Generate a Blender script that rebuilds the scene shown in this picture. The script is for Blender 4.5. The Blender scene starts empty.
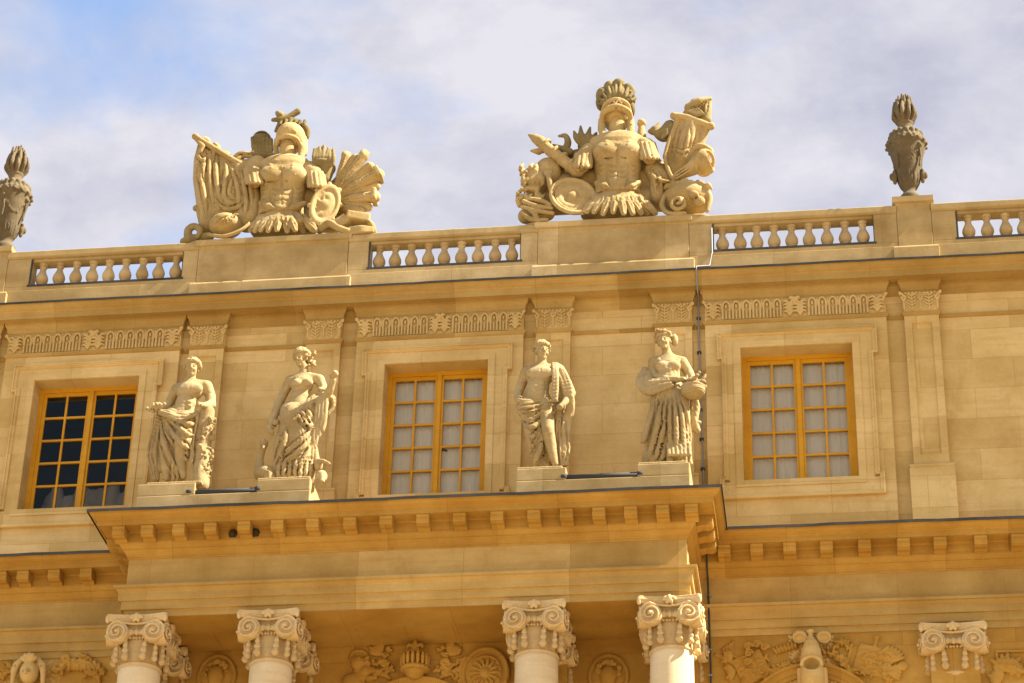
import bpy, math, random
import numpy as np
from mathutils import Vector, Matrix

# ------------------------------------------------------------------ camera, sky, sun, exposure
SC = bpy.context.scene
COL = SC.collection
FPX, PITCH, YAW, ROLL = 2542.26, 0.538044, -0.142388, 0.026106


def cam_rot(p, y, r):
    fw = np.array([math.sin(y) * math.cos(p), math.cos(y) * math.cos(p), math.sin(p)])
    rt = np.array([math.cos(y), -math.sin(y), 0.0])
    up = np.cross(rt, fw)
    c, s = math.cos(r), math.sin(r)
    return np.array([c * rt + s * up, -(c * up - s * rt), fw])


ROT = cam_rot(PITCH, YAW, ROLL)


def at(px, py, Y):
    """point of the real plane y = Y seen at a photo pixel (survey of the facade)"""
    d = np.array([(px - 512) / FPX, (py - 341.5) / FPX, 1.0]) @ ROT
    return d * (Y / d[1])


cd = bpy.data.cameras.new('camera')
cam = bpy.data.objects.new('camera', cd)
COL.objects.link(cam)
cd.sensor_width = 36
cd.lens = FPX / 1024 * 36
cd.clip_start = 0.5
cd.clip_end = 4000
cam.matrix_world = Matrix((
    (ROT[0][0], -ROT[1][0], -ROT[2][0], 0),
    (ROT[0][1], -ROT[1][1], -ROT[2][1], 0),
    (ROT[0][2], -ROT[1][2], -ROT[2][2], 0),
    (0, 0, 0, 1)))
SC.camera = cam

SUN_EL, SUN_FRONT = math.radians(47), math.radians(4)     # sun comes from the right, just grazing the front
sdir = Vector((math.cos(SUN_FRONT) * math.cos(SUN_EL), -math.sin(SUN_FRONT) * math.cos(SUN_EL), math.sin(SUN_EL)))
sl = bpy.data.lights.new('sun', 'SUN')
sl.energy = 5.0
sl.angle = math.radians(0.6)
sl.color = (1.0, 0.93, 0.80)
sun = bpy.data.objects.new('sun', sl)
COL.objects.link(sun)
sun.rotation_euler = (-sdir).to_track_quat('-Z', 'Y').to_euler()
SC.view_settings.view_transform = 'Standard'
SC.view_settings.look = 'None'
SC.view_settings.gamma = 1
SC.view_settings.exposure = 1.74

W = bpy.data.worlds.new('World')
SC.world = W
W.use_nodes = True
nt = W.node_tree
N, L = nt.nodes, nt.links
N.clear()
wo = N.new('ShaderNodeOutputWorld')
bg = N.new('ShaderNodeBackground')
bg.inputs['Strength'].default_value = 0.1
sky = N.new('ShaderNodeTexSky')
sky.sky_type = 'NISHITA'
sky.sun_disc = False
sky.sun_elevation = SUN_EL
sky.sun_rotation = math.atan2(sdir.x, sdir.y)
sky.air_density = 1.0
sky.dust_density = 0.6
tc = N.new('ShaderNodeTexCoord')
mp = N.new('ShaderNodeMapping')
mp.inputs['Scale'].default_value = (1.0, 1.0, 1.7)
mp.inputs['Location'].default_value = (0.37, 0.1, 0.30)
n1 = N.new('ShaderNodeTexNoise')
n1.inputs['Scale'].default_value = 6.5
n1.inputs['Detail'].default_value = 9
n1.inputs['Roughness'].default_value = 0.52
n1.inputs['Distortion'].default_value = 0.2
rp = N.new('ShaderNodeValToRGB')
rp.color_ramp.elements[0].position = 0.30
rp.color_ramp.elements[0].color = (0.06, 0.06, 0.06, 1)
rp.color_ramp.elements[1].position = 0.50
rp.color_ramp.elements[1].color = (1, 1, 1, 1)
n2 = N.new('ShaderNodeTexNoise')
n2.inputs['Scale'].default_value = 11.0
n2.inputs['Detail'].default_value = 8
n2.inputs['Roughness'].default_value = 0.60
n2.inputs['Distortion'].default_value = 0.15
rp2 = N.new('ShaderNodeValToRGB')
rp2.color_ramp.elements[0].position = 0.33
rp2.color_ramp.elements[0].color = (1.66, 1.70, 2.06, 1)
rp2.color_ramp.elements[1].position = 0.60
rp2.color_ramp.elements[1].color = (2.42, 2.38, 2.58, 1)
mx = N.new('ShaderNodeMixRGB')
L.new(tc.outputs['Generated'], mp.inputs['Vector'])
L.new(mp.outputs['Vector'], n1.inputs['Vector'])
L.new(mp.outputs['Vector'], n2.inputs['Vector'])
# the cover thins out towards the left
sp_ = N.new('ShaderNodeSeparateXYZ')
ma = N.new('ShaderNodeMath'); ma.operation = 'MULTIPLY_ADD'
ma.inputs[1].default_value = 0.95
ma.inputs[2].default_value = 0.185
ad_ = N.new('ShaderNodeMath'); ad_.operation = 'ADD'
cl_ = N.new('ShaderNodeClamp'); cl_.inputs['Min'].default_value = -0.15; cl_.inputs['Max'].default_value = 0.12
L.new(tc.outputs['Generated'], sp_.inputs['Vector'])
L.new(sp_.outputs['X'], ma.inputs[0])
L.new(ma.outputs[0], cl_.inputs['Value'])
L.new(n1.outputs['Fac'], ad_.inputs[0])
L.new(cl_.outputs['Result'], ad_.inputs[1])
L.new(ad_.outputs[0], rp.inputs['Fac'])
L.new(n2.outputs['Fac'], rp2.inputs['Fac'])
L.new(rp.outputs['Color'], mx.inputs['Fac'])
L.new(sky.outputs['Color'], mx.inputs['Color1'])
L.new(rp2.outputs['Color'], mx.inputs['Color2'])
L.new(mx.outputs['Color'], bg.inputs['Color'])
L.new(bg.outputs['Background'], wo.inputs['Surface'])


# ------------------------------------------------------------------ materials
def principled(name, col, rough=0.8, metallic=0.0, spec=0.3):
    m = bpy.data.materials.new(name)
    m.use_nodes = True
    b = m.node_tree.nodes['Principled BSDF']
    b.inputs['Base Color'].default_value = (*col, 1)
    b.inputs['Roughness'].default_value = rough
    b.inputs['Metallic'].default_value = metallic
    b.inputs['Specular IOR Level'].default_value = spec
    return m


def stone(name, col, dark, light, blocks=None, bump=0.25, stain=0.5, stain_col=None, grain=28, seed=0.0, local=False, rough=0.88):
    """carved limestone: patches of tone, bedding veins, dark weather stains, optional block joints"""
    m = principled(name, col, rough, 0, 0.2)
    t = m.node_tree
    n, l = t.nodes, t.links
    b = n['Principled BSDF']
    if local:
        g = n.new('ShaderNodeTexCoord'); vec = g.outputs['Object']
    else:
        g = n.new('ShaderNodeNewGeometry'); vec = g.outputs['Position']

    def noise(scale, detail, ro, vscale=None, off=0.0):
        mm = n.new('ShaderNodeMapping')
        mm.inputs['Scale'].default_value = vscale or (1, 1, 1)
        mm.inputs['Location'].default_value = (seed + off, seed * 1.7 + off, off)
        l.new(vec, mm.inputs['Vector'])
        x = n.new('ShaderNodeTexNoise')
        x.inputs['Scale'].default_value = scale
        x.inputs['Detail'].default_value = detail
        x.inputs['Roughness'].default_value = ro
        l.new(mm.outputs['Vector'], x.inputs['Vector'])
        return x.outputs['Fac']

    def ramp(fac, p0, c0, p1, c1):
        r = n.new('ShaderNodeValToRGB')
        r.color_ramp.elements[0].position = p0
        r.color_ramp.elements[0].color = (*c0, 1)
        r.color_ramp.elements[1].position = p1
        r.color_ramp.elements[1].color = (*c1, 1)
        l.new(fac, r.inputs['Fac'])
        return r.outputs['Color']

    def mix(fac, a, c, mode='MIX', f=None):
        x = n.new('ShaderNodeMixRGB')
        x.blend_type = mode
        if fac is None:
            x.inputs['Fac'].default_value = f
        else:
            l.new(fac, x.inputs['Fac'])
        l.new(a, x.inputs['Color1'])
        if isinstance(c, tuple):
            x.inputs['Color2'].default_value = (*c, 1)
        else:
            l.new(c, x.inputs['Color2'])
        return x.outputs['Color']
    base = ramp(noise(1.6, 6, 0.6), 0.30, dark, 0.70, light)
    if blocks:
        cmb = n.new('ShaderNodeCombineXYZ')
        sp = n.new('ShaderNodeSeparateXYZ')
        l.new(vec, sp.inputs['Vector'])
        l.new(sp.outputs['X'], cmb.inputs['X'])
        l.new(sp.outputs['Z'], cmb.inputs['Y'])
        br = n.new('ShaderNodeTexBrick')
        br.inputs['Scale'].default_value = 1
        br.inputs['Brick Width'].default_value = blocks[0]
        br.inputs['Row Height'].default_value = blocks[1]
        br.inputs['Mortar Size'].default_value = 0.0045
        br.inputs['Mortar Smooth'].default_value = 0.3
        br.inputs['Bias'].default_value = 0.1
        br.offset = 0.43
        br.inputs['Color1'].default_value = (0.86, 0.82, 0.73, 1)
        br.inputs['Color2'].default_value = (1.12, 1.13, 1.20, 1)
        br.inputs['Mortar'].default_value = (0.80, 0.73, 0.62, 1)
        l.new(cmb.outputs['Vector'], br.inputs['Vector'])
        base = mix(None, base, br.outputs['Color'], 'MULTIPLY', 0.95)
    # bedding veins, nearly level
    vein = ramp(noise(2.2, 7, 0.62, (0.35, 0.35, 4.5), 3.1), 0.50, (0, 0, 0), 0.74, (1, 1, 1))
    vf = n.new('ShaderNodeMath'); vf.operation = 'MULTIPLY'; vf.inputs[1].default_value = 0.45
    l.new(vein, vf.inputs[0])
    base = mix(vf.outputs[0], base, tuple(c * k for c, k in zip(col, (0.80, 0.66, 0.50))))
    # fine grain
    base = mix(None, base, ramp(noise(grain, 4, 0.7, None, 5.3), 0.3, (0.84, 0.83, 0.80), 0.7, (1.10, 1.10, 1.10)), 'MULTIPLY', 0.8 if local else 0.35)
    # vertical rain streaks / lichen blotches with a shape of their own
    st = ramp(noise(1.9, 8, 0.68, (2.2, 2.2, 0.8), 9.7), 0.56, (0, 0, 0), 0.76, (1, 1, 1))
    sf = n.new('ShaderNodeMath'); sf.operation = 'MULTIPLY'; sf.inputs[1].default_value = stain
    l.new(st, sf.inputs[0])
    base = mix(sf.outputs[0], base, stain_col or tuple(c * k for c, k in zip(col, (0.62, 0.56, 0.50))))
    l.new(base, b.inputs['Base Color'])
    bp = n.new('ShaderNodeBump')
    bp.inputs['Strength'].default_value = bump if local else bump * 0.5
    bp.inputs['Distance'].default_value = 0.01
    ad = n.new('ShaderNodeMath'); ad.operation = 'ADD'
    l.new(noise(grain * 1.6, 5, 0.7, None, 1.7), ad.inputs[0])
    l.new(noise(9, 4, 0.6, None, 2.2), ad.inputs[1])
    l.new(ad.outputs[0], bp.inputs['Height'])
    l.new(bp.outputs['Normal'], b.inputs['Normal'])
    return m


M = {}
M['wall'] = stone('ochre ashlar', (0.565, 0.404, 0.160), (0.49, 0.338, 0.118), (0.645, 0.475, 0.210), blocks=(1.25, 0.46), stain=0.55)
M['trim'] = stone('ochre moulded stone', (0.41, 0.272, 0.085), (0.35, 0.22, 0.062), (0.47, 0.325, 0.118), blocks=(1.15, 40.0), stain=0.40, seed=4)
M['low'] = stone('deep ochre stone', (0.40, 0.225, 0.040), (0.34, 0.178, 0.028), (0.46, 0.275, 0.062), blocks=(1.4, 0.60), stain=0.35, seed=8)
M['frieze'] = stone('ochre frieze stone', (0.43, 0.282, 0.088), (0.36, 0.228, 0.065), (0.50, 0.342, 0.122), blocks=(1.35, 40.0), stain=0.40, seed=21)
M['para'] = stone('parapet stone', (0.44, 0.325, 0.140), (0.32, 0.222, 0.085), (0.54, 0.41, 0.205), blocks=(1.5, 30.0), stain=0.55, seed=2)
M['carve'] = stone('carved relief stone', (0.55, 0.385, 0.15), (0.47, 0.32, 0.115), (0.62, 0.45, 0.195), stain=0.5, seed=6)
M['statue'] = stone('statue limestone', (0.42, 0.312, 0.148), (0.32, 0.228, 0.098), (0.50, 0.382, 0.196), stain=0.75, stain_col=(0.17, 0.125, 0.07), local=True, grain=40, bump=0.6)
M['statue_dark'] = stone('weathered statue limestone', (0.38, 0.275, 0.125), (0.29, 0.20, 0.085), (0.46, 0.345, 0.17), stain=0.8, stain_col=(0.14, 0.10, 0.055), local=True, grain=40, seed=3, bump=0.6)
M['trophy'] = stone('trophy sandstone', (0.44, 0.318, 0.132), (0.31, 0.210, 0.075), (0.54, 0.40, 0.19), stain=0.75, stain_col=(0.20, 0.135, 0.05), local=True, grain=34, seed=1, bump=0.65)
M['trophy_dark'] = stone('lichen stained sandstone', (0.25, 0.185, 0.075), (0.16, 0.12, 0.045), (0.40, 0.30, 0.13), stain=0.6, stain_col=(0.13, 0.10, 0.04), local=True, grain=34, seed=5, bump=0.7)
M['urn'] = stone('grey weathered urn stone', (0.12, 0.088, 0.046), (0.07, 0.052, 0.028), (0.20, 0.15, 0.08), stain=0.75, stain_col=(0.07, 0.055, 0.035), local=True, grain=36, seed=7)
M['column'] = stone('pale column limestone', (0.66, 0.53, 0.32), (0.60, 0.475, 0.275), (0.72, 0.59, 0.38), stain=0.25, seed=9, bump=0.1)
M['capital'] = stone('carved capital limestone', (0.60, 0.44, 0.22), (0.52, 0.37, 0.17), (0.67, 0.51, 0.28), stain=0.45, seed=11, local=True)
M['baluster'] = stone('baluster stone', (0.48, 0.34, 0.16), (0.33, 0.23, 0.10), (0.60, 0.45, 0.24), stain=0.85, stain_col=(0.20, 0.14, 0.07), seed=13)
M['lead'] = stone('lead flashing', (0.045, 0.043, 0.041), (0.028, 0.027, 0.026), (0.075, 0.072, 0.068), stain=0.4, stain_col=(0.12, 0.12, 0.12), seed=15, rough=0.6)
M['paint'] = stone('ochre yellow paint', (0.58, 0.292, 0.013), (0.51, 0.245, 0.010), (0.63, 0.325, 0.018), stain=0.5, stain_col=(0.36, 0.165, 0.02), bump=0.05, rough=0.5, seed=17)
M['metal'] = principled('dark grey metal', (0.045, 0.043, 0.042), 0.75, 0.0)
M['zinc'] = principled('pale zinc', (0.26, 0.26, 0.26), 0.6, 0.3)
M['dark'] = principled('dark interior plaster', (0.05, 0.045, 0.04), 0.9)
M['hole'] = principled('dark hole shade', (0.045, 0.028, 0.012), 0.95)  # dark colour stands for the shade inside small holes
M['curtain'] = principled('white curtain cloth', (0.86, 0.78, 0.67), 0.9)
M['reflection_grey'] = principled('grey reflection mound', (0.30, 0.26, 0.22), 0.95)  # for the added mound that imitates reflections in the left window
M['plaster'] = principled('pale interior plaster', (0.5, 0.45, 0.38), 0.9)

gm = bpy.data.materials.new('old window glass')
gm.use_nodes = True
gn, gl = gm.node_tree.nodes, gm.node_tree.links
gn.clear()
go = gn.new('ShaderNodeOutputMaterial')
gmx = gn.new('ShaderNodeMixShader')
gtr = gn.new('ShaderNodeBsdfTransparent'); gtr.inputs['Color'].default_value = (0.86, 0.88, 0.86, 1)
ggl = gn.new('ShaderNodeBsdfGlossy'); ggl.inputs['Roughness'].default_value = 0.03; ggl.inputs['Color'].default_value = (0.60, 0.52, 0.40, 1)
gfr = gn.new('ShaderNodeFresnel'); gfr.inputs['IOR'].default_value = 1.5
gns = gn.new('ShaderNodeTexNoise'); gns.inputs['Scale'].default_value = 3.0
gge = gn.new('ShaderNodeNewGeometry')
gbp = gn.new('ShaderNodeBump'); gbp.inputs['Strength'].default_value = 0.12; gbp.inputs['Distance'].default_value = 0.05
gl.new(gge.outputs['Position'], gns.inputs['Vector'])
gl.new(gns.outputs['Fac'], gbp.inputs['Height'])
gl.new(gbp.outputs['Normal'], ggl.inputs['Normal'])
gl.new(gfr.outputs['Fac'], gmx.inputs['Fac'])
gl.new(gtr.outputs['BSDF'], gmx.inputs[1])
gl.new(ggl.outputs['BSDF'], gmx.inputs[2])
gl.new(gmx.outputs['Shader'], go.inputs['Surface'])
M['glass'] = gm

M['gravel'] = stone('pale gravel', (0.34, 0.26, 0.155), (0.28, 0.21, 0.12), (0.38, 0.30, 0.185), stain=0.2, grain=60)

# ------------------------------------------------------------------ object helpers
WLOC = {}


def link(o, parent=None, loc=(0, 0, 0)):
    COL.objects.link(o)
    loc = Vector(loc)
    WLOC[o.name] = loc
    if parent is not None:
        o.parent = parent
        o.location = loc - WLOC[parent.name]
    else:
        o.location = loc
    return o


def thing(name, label, cat, loc=(0, 0, 0), group=None):
    o = bpy.data.objects.new(name, None)
    o.empty_display_size = 0.2
    link(o, None, loc)
    return tag(o, label, cat, group)


def tag(o, label=None, cat=None, group=None, kind=None):
    if label: o['label'] = label
    if cat: o['category'] = cat
    if group: o['group'] = group
    if kind: o['kind'] = kind
    return o


def mesh_obj(name, verts, faces, mat, parent=None, loc=(0, 0, 0), smooth=False, local=False):
    """verts in world space unless local"""
    me = bpy.data.meshes.new(name)
    v = np.asarray(verts, float)
    if not local:
        v = v - np.array(loc, float)
    me.from_pydata(v.tolist() if len(v) else [], [], [tuple(int(i) for i in f) for f in faces])
    me.materials.append(mat)
    me.validate()
    if smooth:
        me.polygons.foreach_set('use_smooth', [True] * len(me.polygons))
    me.update()
    o = bpy.data.objects.new(name, me)
    return link(o, parent, loc)


def copy_part(o, parent, loc, rotz=0.0, scale=None):
    c = o.copy()
    COL.objects.link(c)
    c.parent = parent
    WLOC[c.name] = Vector(loc)
    c.location = Vector(loc) - WLOC[parent.name]
    c.rotation_euler = (0, 0, rotz)
    if scale: c.scale = scale
    return c


class MB:
    def __init__(s):
        s.v, s.f = [], []

    def add(s, v, f):
        o = len(s.v)
        s.v += [tuple(p) for p in v]
        s.f += [tuple(i + o for i in q) for q in f]
        return s

    def box(s, x0, x1, y0, y1, z0, z1):
        v = [(x, y, z) for z in (z0, z1) for y in (y0, y1) for x in (x0, x1)]
        return s.add(v, [(0, 2, 3, 1), (4, 5, 7, 6), (0, 1, 5, 4), (2, 6, 7, 3), (0, 4, 6, 2), (1, 3, 7, 5)])

    def sweep(s, path, prof, close_prof=False, caps=True, wob=0.0):
        """prof points (outward d, z) swept along an XY path, mitred; outward is to the right of the path"""
        P = [Vector(p) for p in path]
        if wob:
            Q = [P[0]]
            for a, b in zip(P[:-1], P[1:]):
                k = max(1, int((b - a).length / 0.22))
                Q += [a.lerp(b, (i + 1) / k) for i in range(k)]
            P = Q
        n, m = len(P), len(prof)
        vs = []
        for i in range(n):
            d0 = (P[i] - P[i - 1]).normalized() if i else None
            d1 = (P[i + 1] - P[i]).normalized() if i < n - 1 else None
            d0 = d0 or d1; d1 = d1 or d0
            n0, n1 = Vector((d0.y, -d0.x)), Vector((d1.y, -d1.x))
            b = (n0 + n1)
            b = b / max(b.dot(n0), 1e-6)
            for d, z in prof:
                x = P[i].x + b.x * d
                dz = wob * (math.sin(x * 2.3) + 0.6 * math.sin(x * 7.1 + 1) + 0.5 * math.sin(x * 17.3 + 2)) if wob else 0.0
                vs.append((x, P[i].y + b.y * d, z + dz))
        fs = []
        for i in range(n - 1):
            for j in range(m if close_prof else m - 1):
                k = (j + 1) % m
                fs.append((i * m + j, i * m + k, (i + 1) * m + k, (i + 1) * m + j))
        if caps:
            fs.append(tuple(range(m))); fs.append(tuple((n - 1) * m + j for j in reversed(range(m))))
        return s.add(vs, fs)

    def tube(s, pts, r, seg=8, caps=True):
        P = [Vector(p) for p in pts]
        n = len(P)
        rs = r if isinstance(r, (list, tuple)) else [r] * n
        vs, fs = [], []
        up = Vector((0.31, 0.17, 0.94))
        for i in range(n):
            t = (P[min(i + 1, n - 1)] - P[max(i - 1, 0)]).normalized()
            a = t.cross(up)
            if a.length < 0.1: a = t.cross(Vector((1, 0, 0)))
            a.normalize(); b = t.cross(a)
            for k in range(seg):
                w = 2 * math.pi * k / seg
                vs.append(P[i] + (a * math.cos(w) + b * math.sin(w)) * rs[i])
        for i in range(n - 1):
            for k in range(seg):
                q = (k + 1) % seg
                fs.append((i * seg + k, i * seg + q, (i + 1) * seg + q, (i + 1) * seg + k))
        if caps:
            fs.append(tuple(reversed(range(seg)))); fs.append(tuple((n - 1) * seg + k for k in range(seg)))
        return s.add(vs, fs)

    def lathe(s, prof, c=(0, 0, 0), seg=24):
        m = len(prof)
        vs = [(c[0] + r * math.cos(2 * math.pi * k / seg), c[1] + r * math.sin(2 * math.pi * k / seg), c[2] + z) for k in range(seg) for r, z in prof]
        fs = []
        for k in range(seg):
            q = (k + 1) % seg
            for j in range(m - 1):
                fs.append((k * m + j, q * m + j, q * m + j + 1, k * m + j + 1))
        fs.append(tuple(k * m for k in reversed(range(seg)))); fs.append(tuple(k * m + m - 1 for k in range(seg)))
        return s.add(vs, fs)

    def build(s, name, mat, parent=None, loc=(0, 0, 0), smooth=False, bevel=0.0, local=False):
        o = mesh_obj(name, s.v, s.f, mat, parent, loc, smooth, local)
        if bevel:
            b = o.modifiers.new('edge wear', 'BEVEL')
            b.width = bevel; b.segments = 2; b.limit_method = 'ANGLE'; b.angle_limit = math.radians(40)
        if smooth == 'auto':
            pass
        return o


# ------------------------------------------------------------------ sculpting: signed-distance volume -> surface net
class Vol:
    def __init__(s, lo, hi, h):
        s.h = h
        s.lo = np.array(lo, float)
        n = np.ceil((np.array(hi) - s.lo) / h).astype(int) + 1
        s.n = n
        s.ax = [s.lo[i] + h * np.arange(n[i]) for i in range(3)]
        s.F = np.full(tuple(n), 0.5, np.float32)

    def _sl(s, lo, hi):
        out = []
        for i in range(3):
            a = max(0, int(math.floor((lo[i] - s.lo[i]) / s.h)))
            b = min(int(s.n[i]), int(math.ceil((hi[i] - s.lo[i]) / s.h)) + 1)
            if b <= a: return None
            out.append(slice(a, b))
        return tuple(out)

    def op(s, fn, lo, hi, k=0.02, mode='add', m=None):
        m = (k + 3 * s.h) if m is None else m
        sl = s._sl([a - m for a in lo], [a + m for a in hi])
        if sl is None: return s
        X = s.ax[0][sl[0]][:, None, None]; Y = s.ax[1][sl[1]][None, :, None]; Z = s.ax[2][sl[2]][None, None, :]
        d = fn(X, Y, Z)
        a = s.F[sl]
        if mode == 'add':
            h = np.clip(0.5 + 0.5 * (a - d) / k, 0, 1)
            s.F[sl] = a + (d - a) * h - k * h * (1 - h)
        elif mode == 'sub':
            d = -d
            h = np.clip(0.5 - 0.5 * (a - d) / k, 0, 1)
            s.F[sl] = a + (d - a) * h + k * h * (1 - h)
        elif mode == 'disp':
            s.F[sl] = a + d
        return s

    def ell(s, c, r, k=0.02, rot=None, mode='add'):
        c = np.array(c, float); r = np.array(r, float)
        R_ = max(r)

        def fn(X, Y, Z):
            x, y, z = X - c[0], Y - c[1], Z - c[2]
            if rot is not None:
                x, y, z = (rot[0][0] * x + rot[1][0] * y + rot[2][0] * z, rot[0][1] * x + rot[1][1] * y + rot[2][1] * z, rot[0][2] * x + rot[1][2] * y + rot[2][2] * z)
            k0 = np.sqrt((x / r[0]) ** 2 + (y / r[1]) ** 2 + (z / r[2]) ** 2) + 1e-9
            k1 = np.sqrt((x / r[0] ** 2) ** 2 + (y / r[1] ** 2) ** 2 + (z / r[2] ** 2) ** 2) + 1e-9
            return k0 * (k0 - 1) / k1
        ext = np.array([R_] * 3) if rot is not None else r
        return s.op(fn, c - ext, c + ext, k, mode)

    def cap(s, a, b, ra, rb=None, k=0.02, mode='add', sq=None):
        a = np.array(a, float); b = np.array(b, float)
        rb = ra if rb is None else rb
        ba = b - a
        L2 = float(ba @ ba) + 1e-12
        sq = sq or (1, 1, 1)

        def fn(X, Y, Z):
            x, y, z = X - a[0], Y - a[1], Z - a[2]
            t = np.clip((x * ba[0] + y * ba[1] + z * ba[2]) / L2, 0, 1)
            return np.sqrt(((x - ba[0] * t) * sq[0]) ** 2 + ((y - ba[1] * t) * sq[1]) ** 2 + ((z - ba[2] * t) * sq[2]) ** 2) - (ra + (rb - ra) * t)
        r = max(ra, rb)
        return s.op(fn, np.minimum(a, b) - r / min(sq), np.maximum(a, b) + r / min(sq), k, mode)

    def chain(s, pts, r, k=0.02, mode='add', sq=None):
        """tapering limb through the points: one primitive, so the joints do not swell"""
        P = [np.array(p, float) for p in pts]
        rs = list(r) if isinstance(r, (list, tuple)) else [r] * len(P)
        q = sq or (1, 1, 1)

        def fn(X, Y, Z):
            best = None
            for a, b_, ra, rb in zip(P[:-1], P[1:], rs[:-1], rs[1:]):
                ba = b_ - a
                L2 = float(ba @ ba) + 1e-12
                x, y, z = X - a[0], Y - a[1], Z - a[2]
                t = np.clip((x * ba[0] + y * ba[1] + z * ba[2]) / L2, 0, 1)
                d = np.sqrt(((x - ba[0] * t) * q[0]) ** 2 + ((y - ba[1] * t) * q[1]) ** 2 + ((z - ba[2] * t) * q[2]) ** 2) - (ra + (rb - ra) * t)
                best = d if best is None else np.minimum(best, d)
            return best
        m = max(rs) / min(q)
        return s.op(fn, np.min(P, 0) - m, np.max(P, 0) + m, k, mode)

    def box(s, c, hs, rnd=0.01, rot=None, k=0.01, mode='add'):
        c = np.array(c, float)

        def fn(X, Y, Z):
            x, y, z = X - c[0], Y - c[1], Z - c[2]
            if rot is not None:
                x, y, z = (rot[0][0] * x + rot[1][0] * y + rot[2][0] * z, rot[0][1] * x + rot[1][1] * y + rot[2][1] * z, rot[0][2] * x + rot[1][2] * y + rot[2][2] * z)
            qx, qy, qz = np.abs(x) - hs[0] + rnd, np.abs(y) - hs[1] + rnd, np.abs(z) - hs[2] + rnd
            o = np.sqrt(np.maximum(qx, 0) ** 2 + np.maximum(qy, 0) ** 2 + np.maximum(qz, 0) ** 2)
            return o + np.minimum(np.maximum(np.maximum(qx, qy), qz), 0) - rnd
        e = np.array(hs) if rot is None else np.array([math.sqrt(sum(h * h for h in hs))] * 3)
        return s.op(fn, c - e, c + e, k, mode)

    def tor(s, c, R_, r, rot=None, k=0.01, mode='add', el=1.0):
        """ring in the local XZ plane, axis local Y; el stretches it along local Z"""
        c = np.array(c, float)

        def fn(X, Y, Z):
            x, y, z = X - c[0], Y - c[1], Z - c[2]
            if rot is not None:
                x, y, z = (rot[0][0] * x + rot[1][0] * y + rot[2][0] * z, rot[0][1] * x + rot[1][1] * y + rot[2][1] * z, rot[0][2] * x + rot[1][2] * y + rot[2][2] * z)
            q = np.sqrt(x * x + (z / el) ** 2) - R_
            return np.sqrt(q * q + y * y) - r
        e = np.array([(R_ + r) * max(1, el)] * 3)
        return s.op(fn, c - e, c + e, k, mode)

    def curve(s, pts, r, k=0.01, mode='add', n=6, sq=None):
        P = spline(pts, n)
        rs = r if not isinstance(r, (list, tuple)) else list(np.interp(np.linspace(0, 1, len(P)), np.linspace(0, 1, len(r)), r))
        return s.chain(P, rs, k, mode, sq)

    def front(s, x, z):
        """y of the surface met first when coming from the front, or None"""
        i = int(round((x - s.lo[0]) / s.h)); k = int(round((z - s.lo[2]) / s.h))
        if not (0 <= i < s.n[0] and 0 <= k < s.n[2]): return None
        c = np.nonzero(s.F[i, :, k] < 0)[0]
        return s.ax[1][c[0]] if len(c) else None

    def fold(s, P, pts, r, k=0.008, sink=0.10, taper=0.30, n=7, mode='add', edge=0.42):
        """a ridge of cloth lying on the surface that is already there; pts are read off the photo detail"""
        flat = spline([np.array([u, w, 0.0]) for u, w in pts], n)
        rs = list(np.interp(np.linspace(0, 1, len(flat)), np.linspace(0, 1, len(r)), r)) if isinstance(r, (list, tuple)) else [r] * len(flat)
        ys, out = None, []
        got = []
        for u, w, _ in flat:
            y = -0.1
            f = None
            for _it in range(2):
                p = P(u, w, y)
                f = s.front(p[0], p[2])
                if f is None: break
                y = f
            got.append(f)
        idx = [i for i, f in enumerate(got) if f is not None]
        if len(idx) < 2: return s
        ys = np.interp(range(len(got)), idx, [got[i] for i in idx])
        ys = np.convolve(np.pad(ys, 2, mode='edge'), np.ones(5) / 5, 'valid')
        m = len(flat)
        for i, ((u, w, _), y, q) in enumerate(zip(flat, ys, rs)):
            e = min(i, m - 1 - i) / max(1, m * 0.25)
            q2 = q * (taper + (1 - taper) * min(1, e))
            rs[i] = q2
            out.append(P(u, w, y + q2 * sink + (0 if e >= 1 else (1 - e) * q * 0.35)))
        s.chain(out, rs, k, mode)
        if mode == 'add' and edge:
            # undercut both flanks of the ridge
            D = np.gradient(np.array(flat)[:, :2], axis=0)
            D /= np.linalg.norm(D, axis=1)[:, None] + 1e-9
            for sd in (-1, 1):
                o2 = []
                for i, ((u, w, _), q) in enumerate(zip(flat, rs)):
                    a = q * 1.25 * P.sc * P.pxm * sd
                    u2, w2 = u - D[i, 1] * a, w + D[i, 0] * a
                    y2 = out[i][1]
                    for _it in range(2):
                        p = P(u2, w2, y2)
                        f = s.front(p[0], p[2])
                        if f is None or abs(f - out[i][1]) > 0.08: break
                        y2 = f
                    o2.append(P(u2, w2, min(y2, out[i][1] + 0.05) + 0.15 * q))
                s.chain(o2, [q * edge for q in rs], 0.008, 'sub')
        return s

    def groove(s, P, pts, r, k=0.012, n=7):
        return s.fold(P, pts, r, k, 0.35, 0.3, n, 'sub')

    def rough(s, amp=0.004, f=34.0, seed=0):
        """chisel marks and erosion"""
        def fn(X, Y, Z):
            a = np.sin(X * f + 2.1 * np.sin(Z * f * .37 + seed)) * np.sin(Y * f * 1.1 + 1.3 * seed) * np.sin(Z * f * .93 + 1.7 * np.sin(X * f * .41))
            b = np.sin(X * f * 2.3 + seed) * np.sin(Y * f * 2.1 + X * 9) * np.sin(Z * f * 2.5 + Y * 7)
            return (amp * (a + 0.6 * b)).astype(np.float32)
        return s.disp(fn)

    def disp(s, fn, lo=None, hi=None):
        lo = s.lo if lo is None else lo
        hi = [a[-1] for a in s.ax] if hi is None else hi
        return s.op(fn, lo, hi, 0.01, 'disp', 0)

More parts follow.
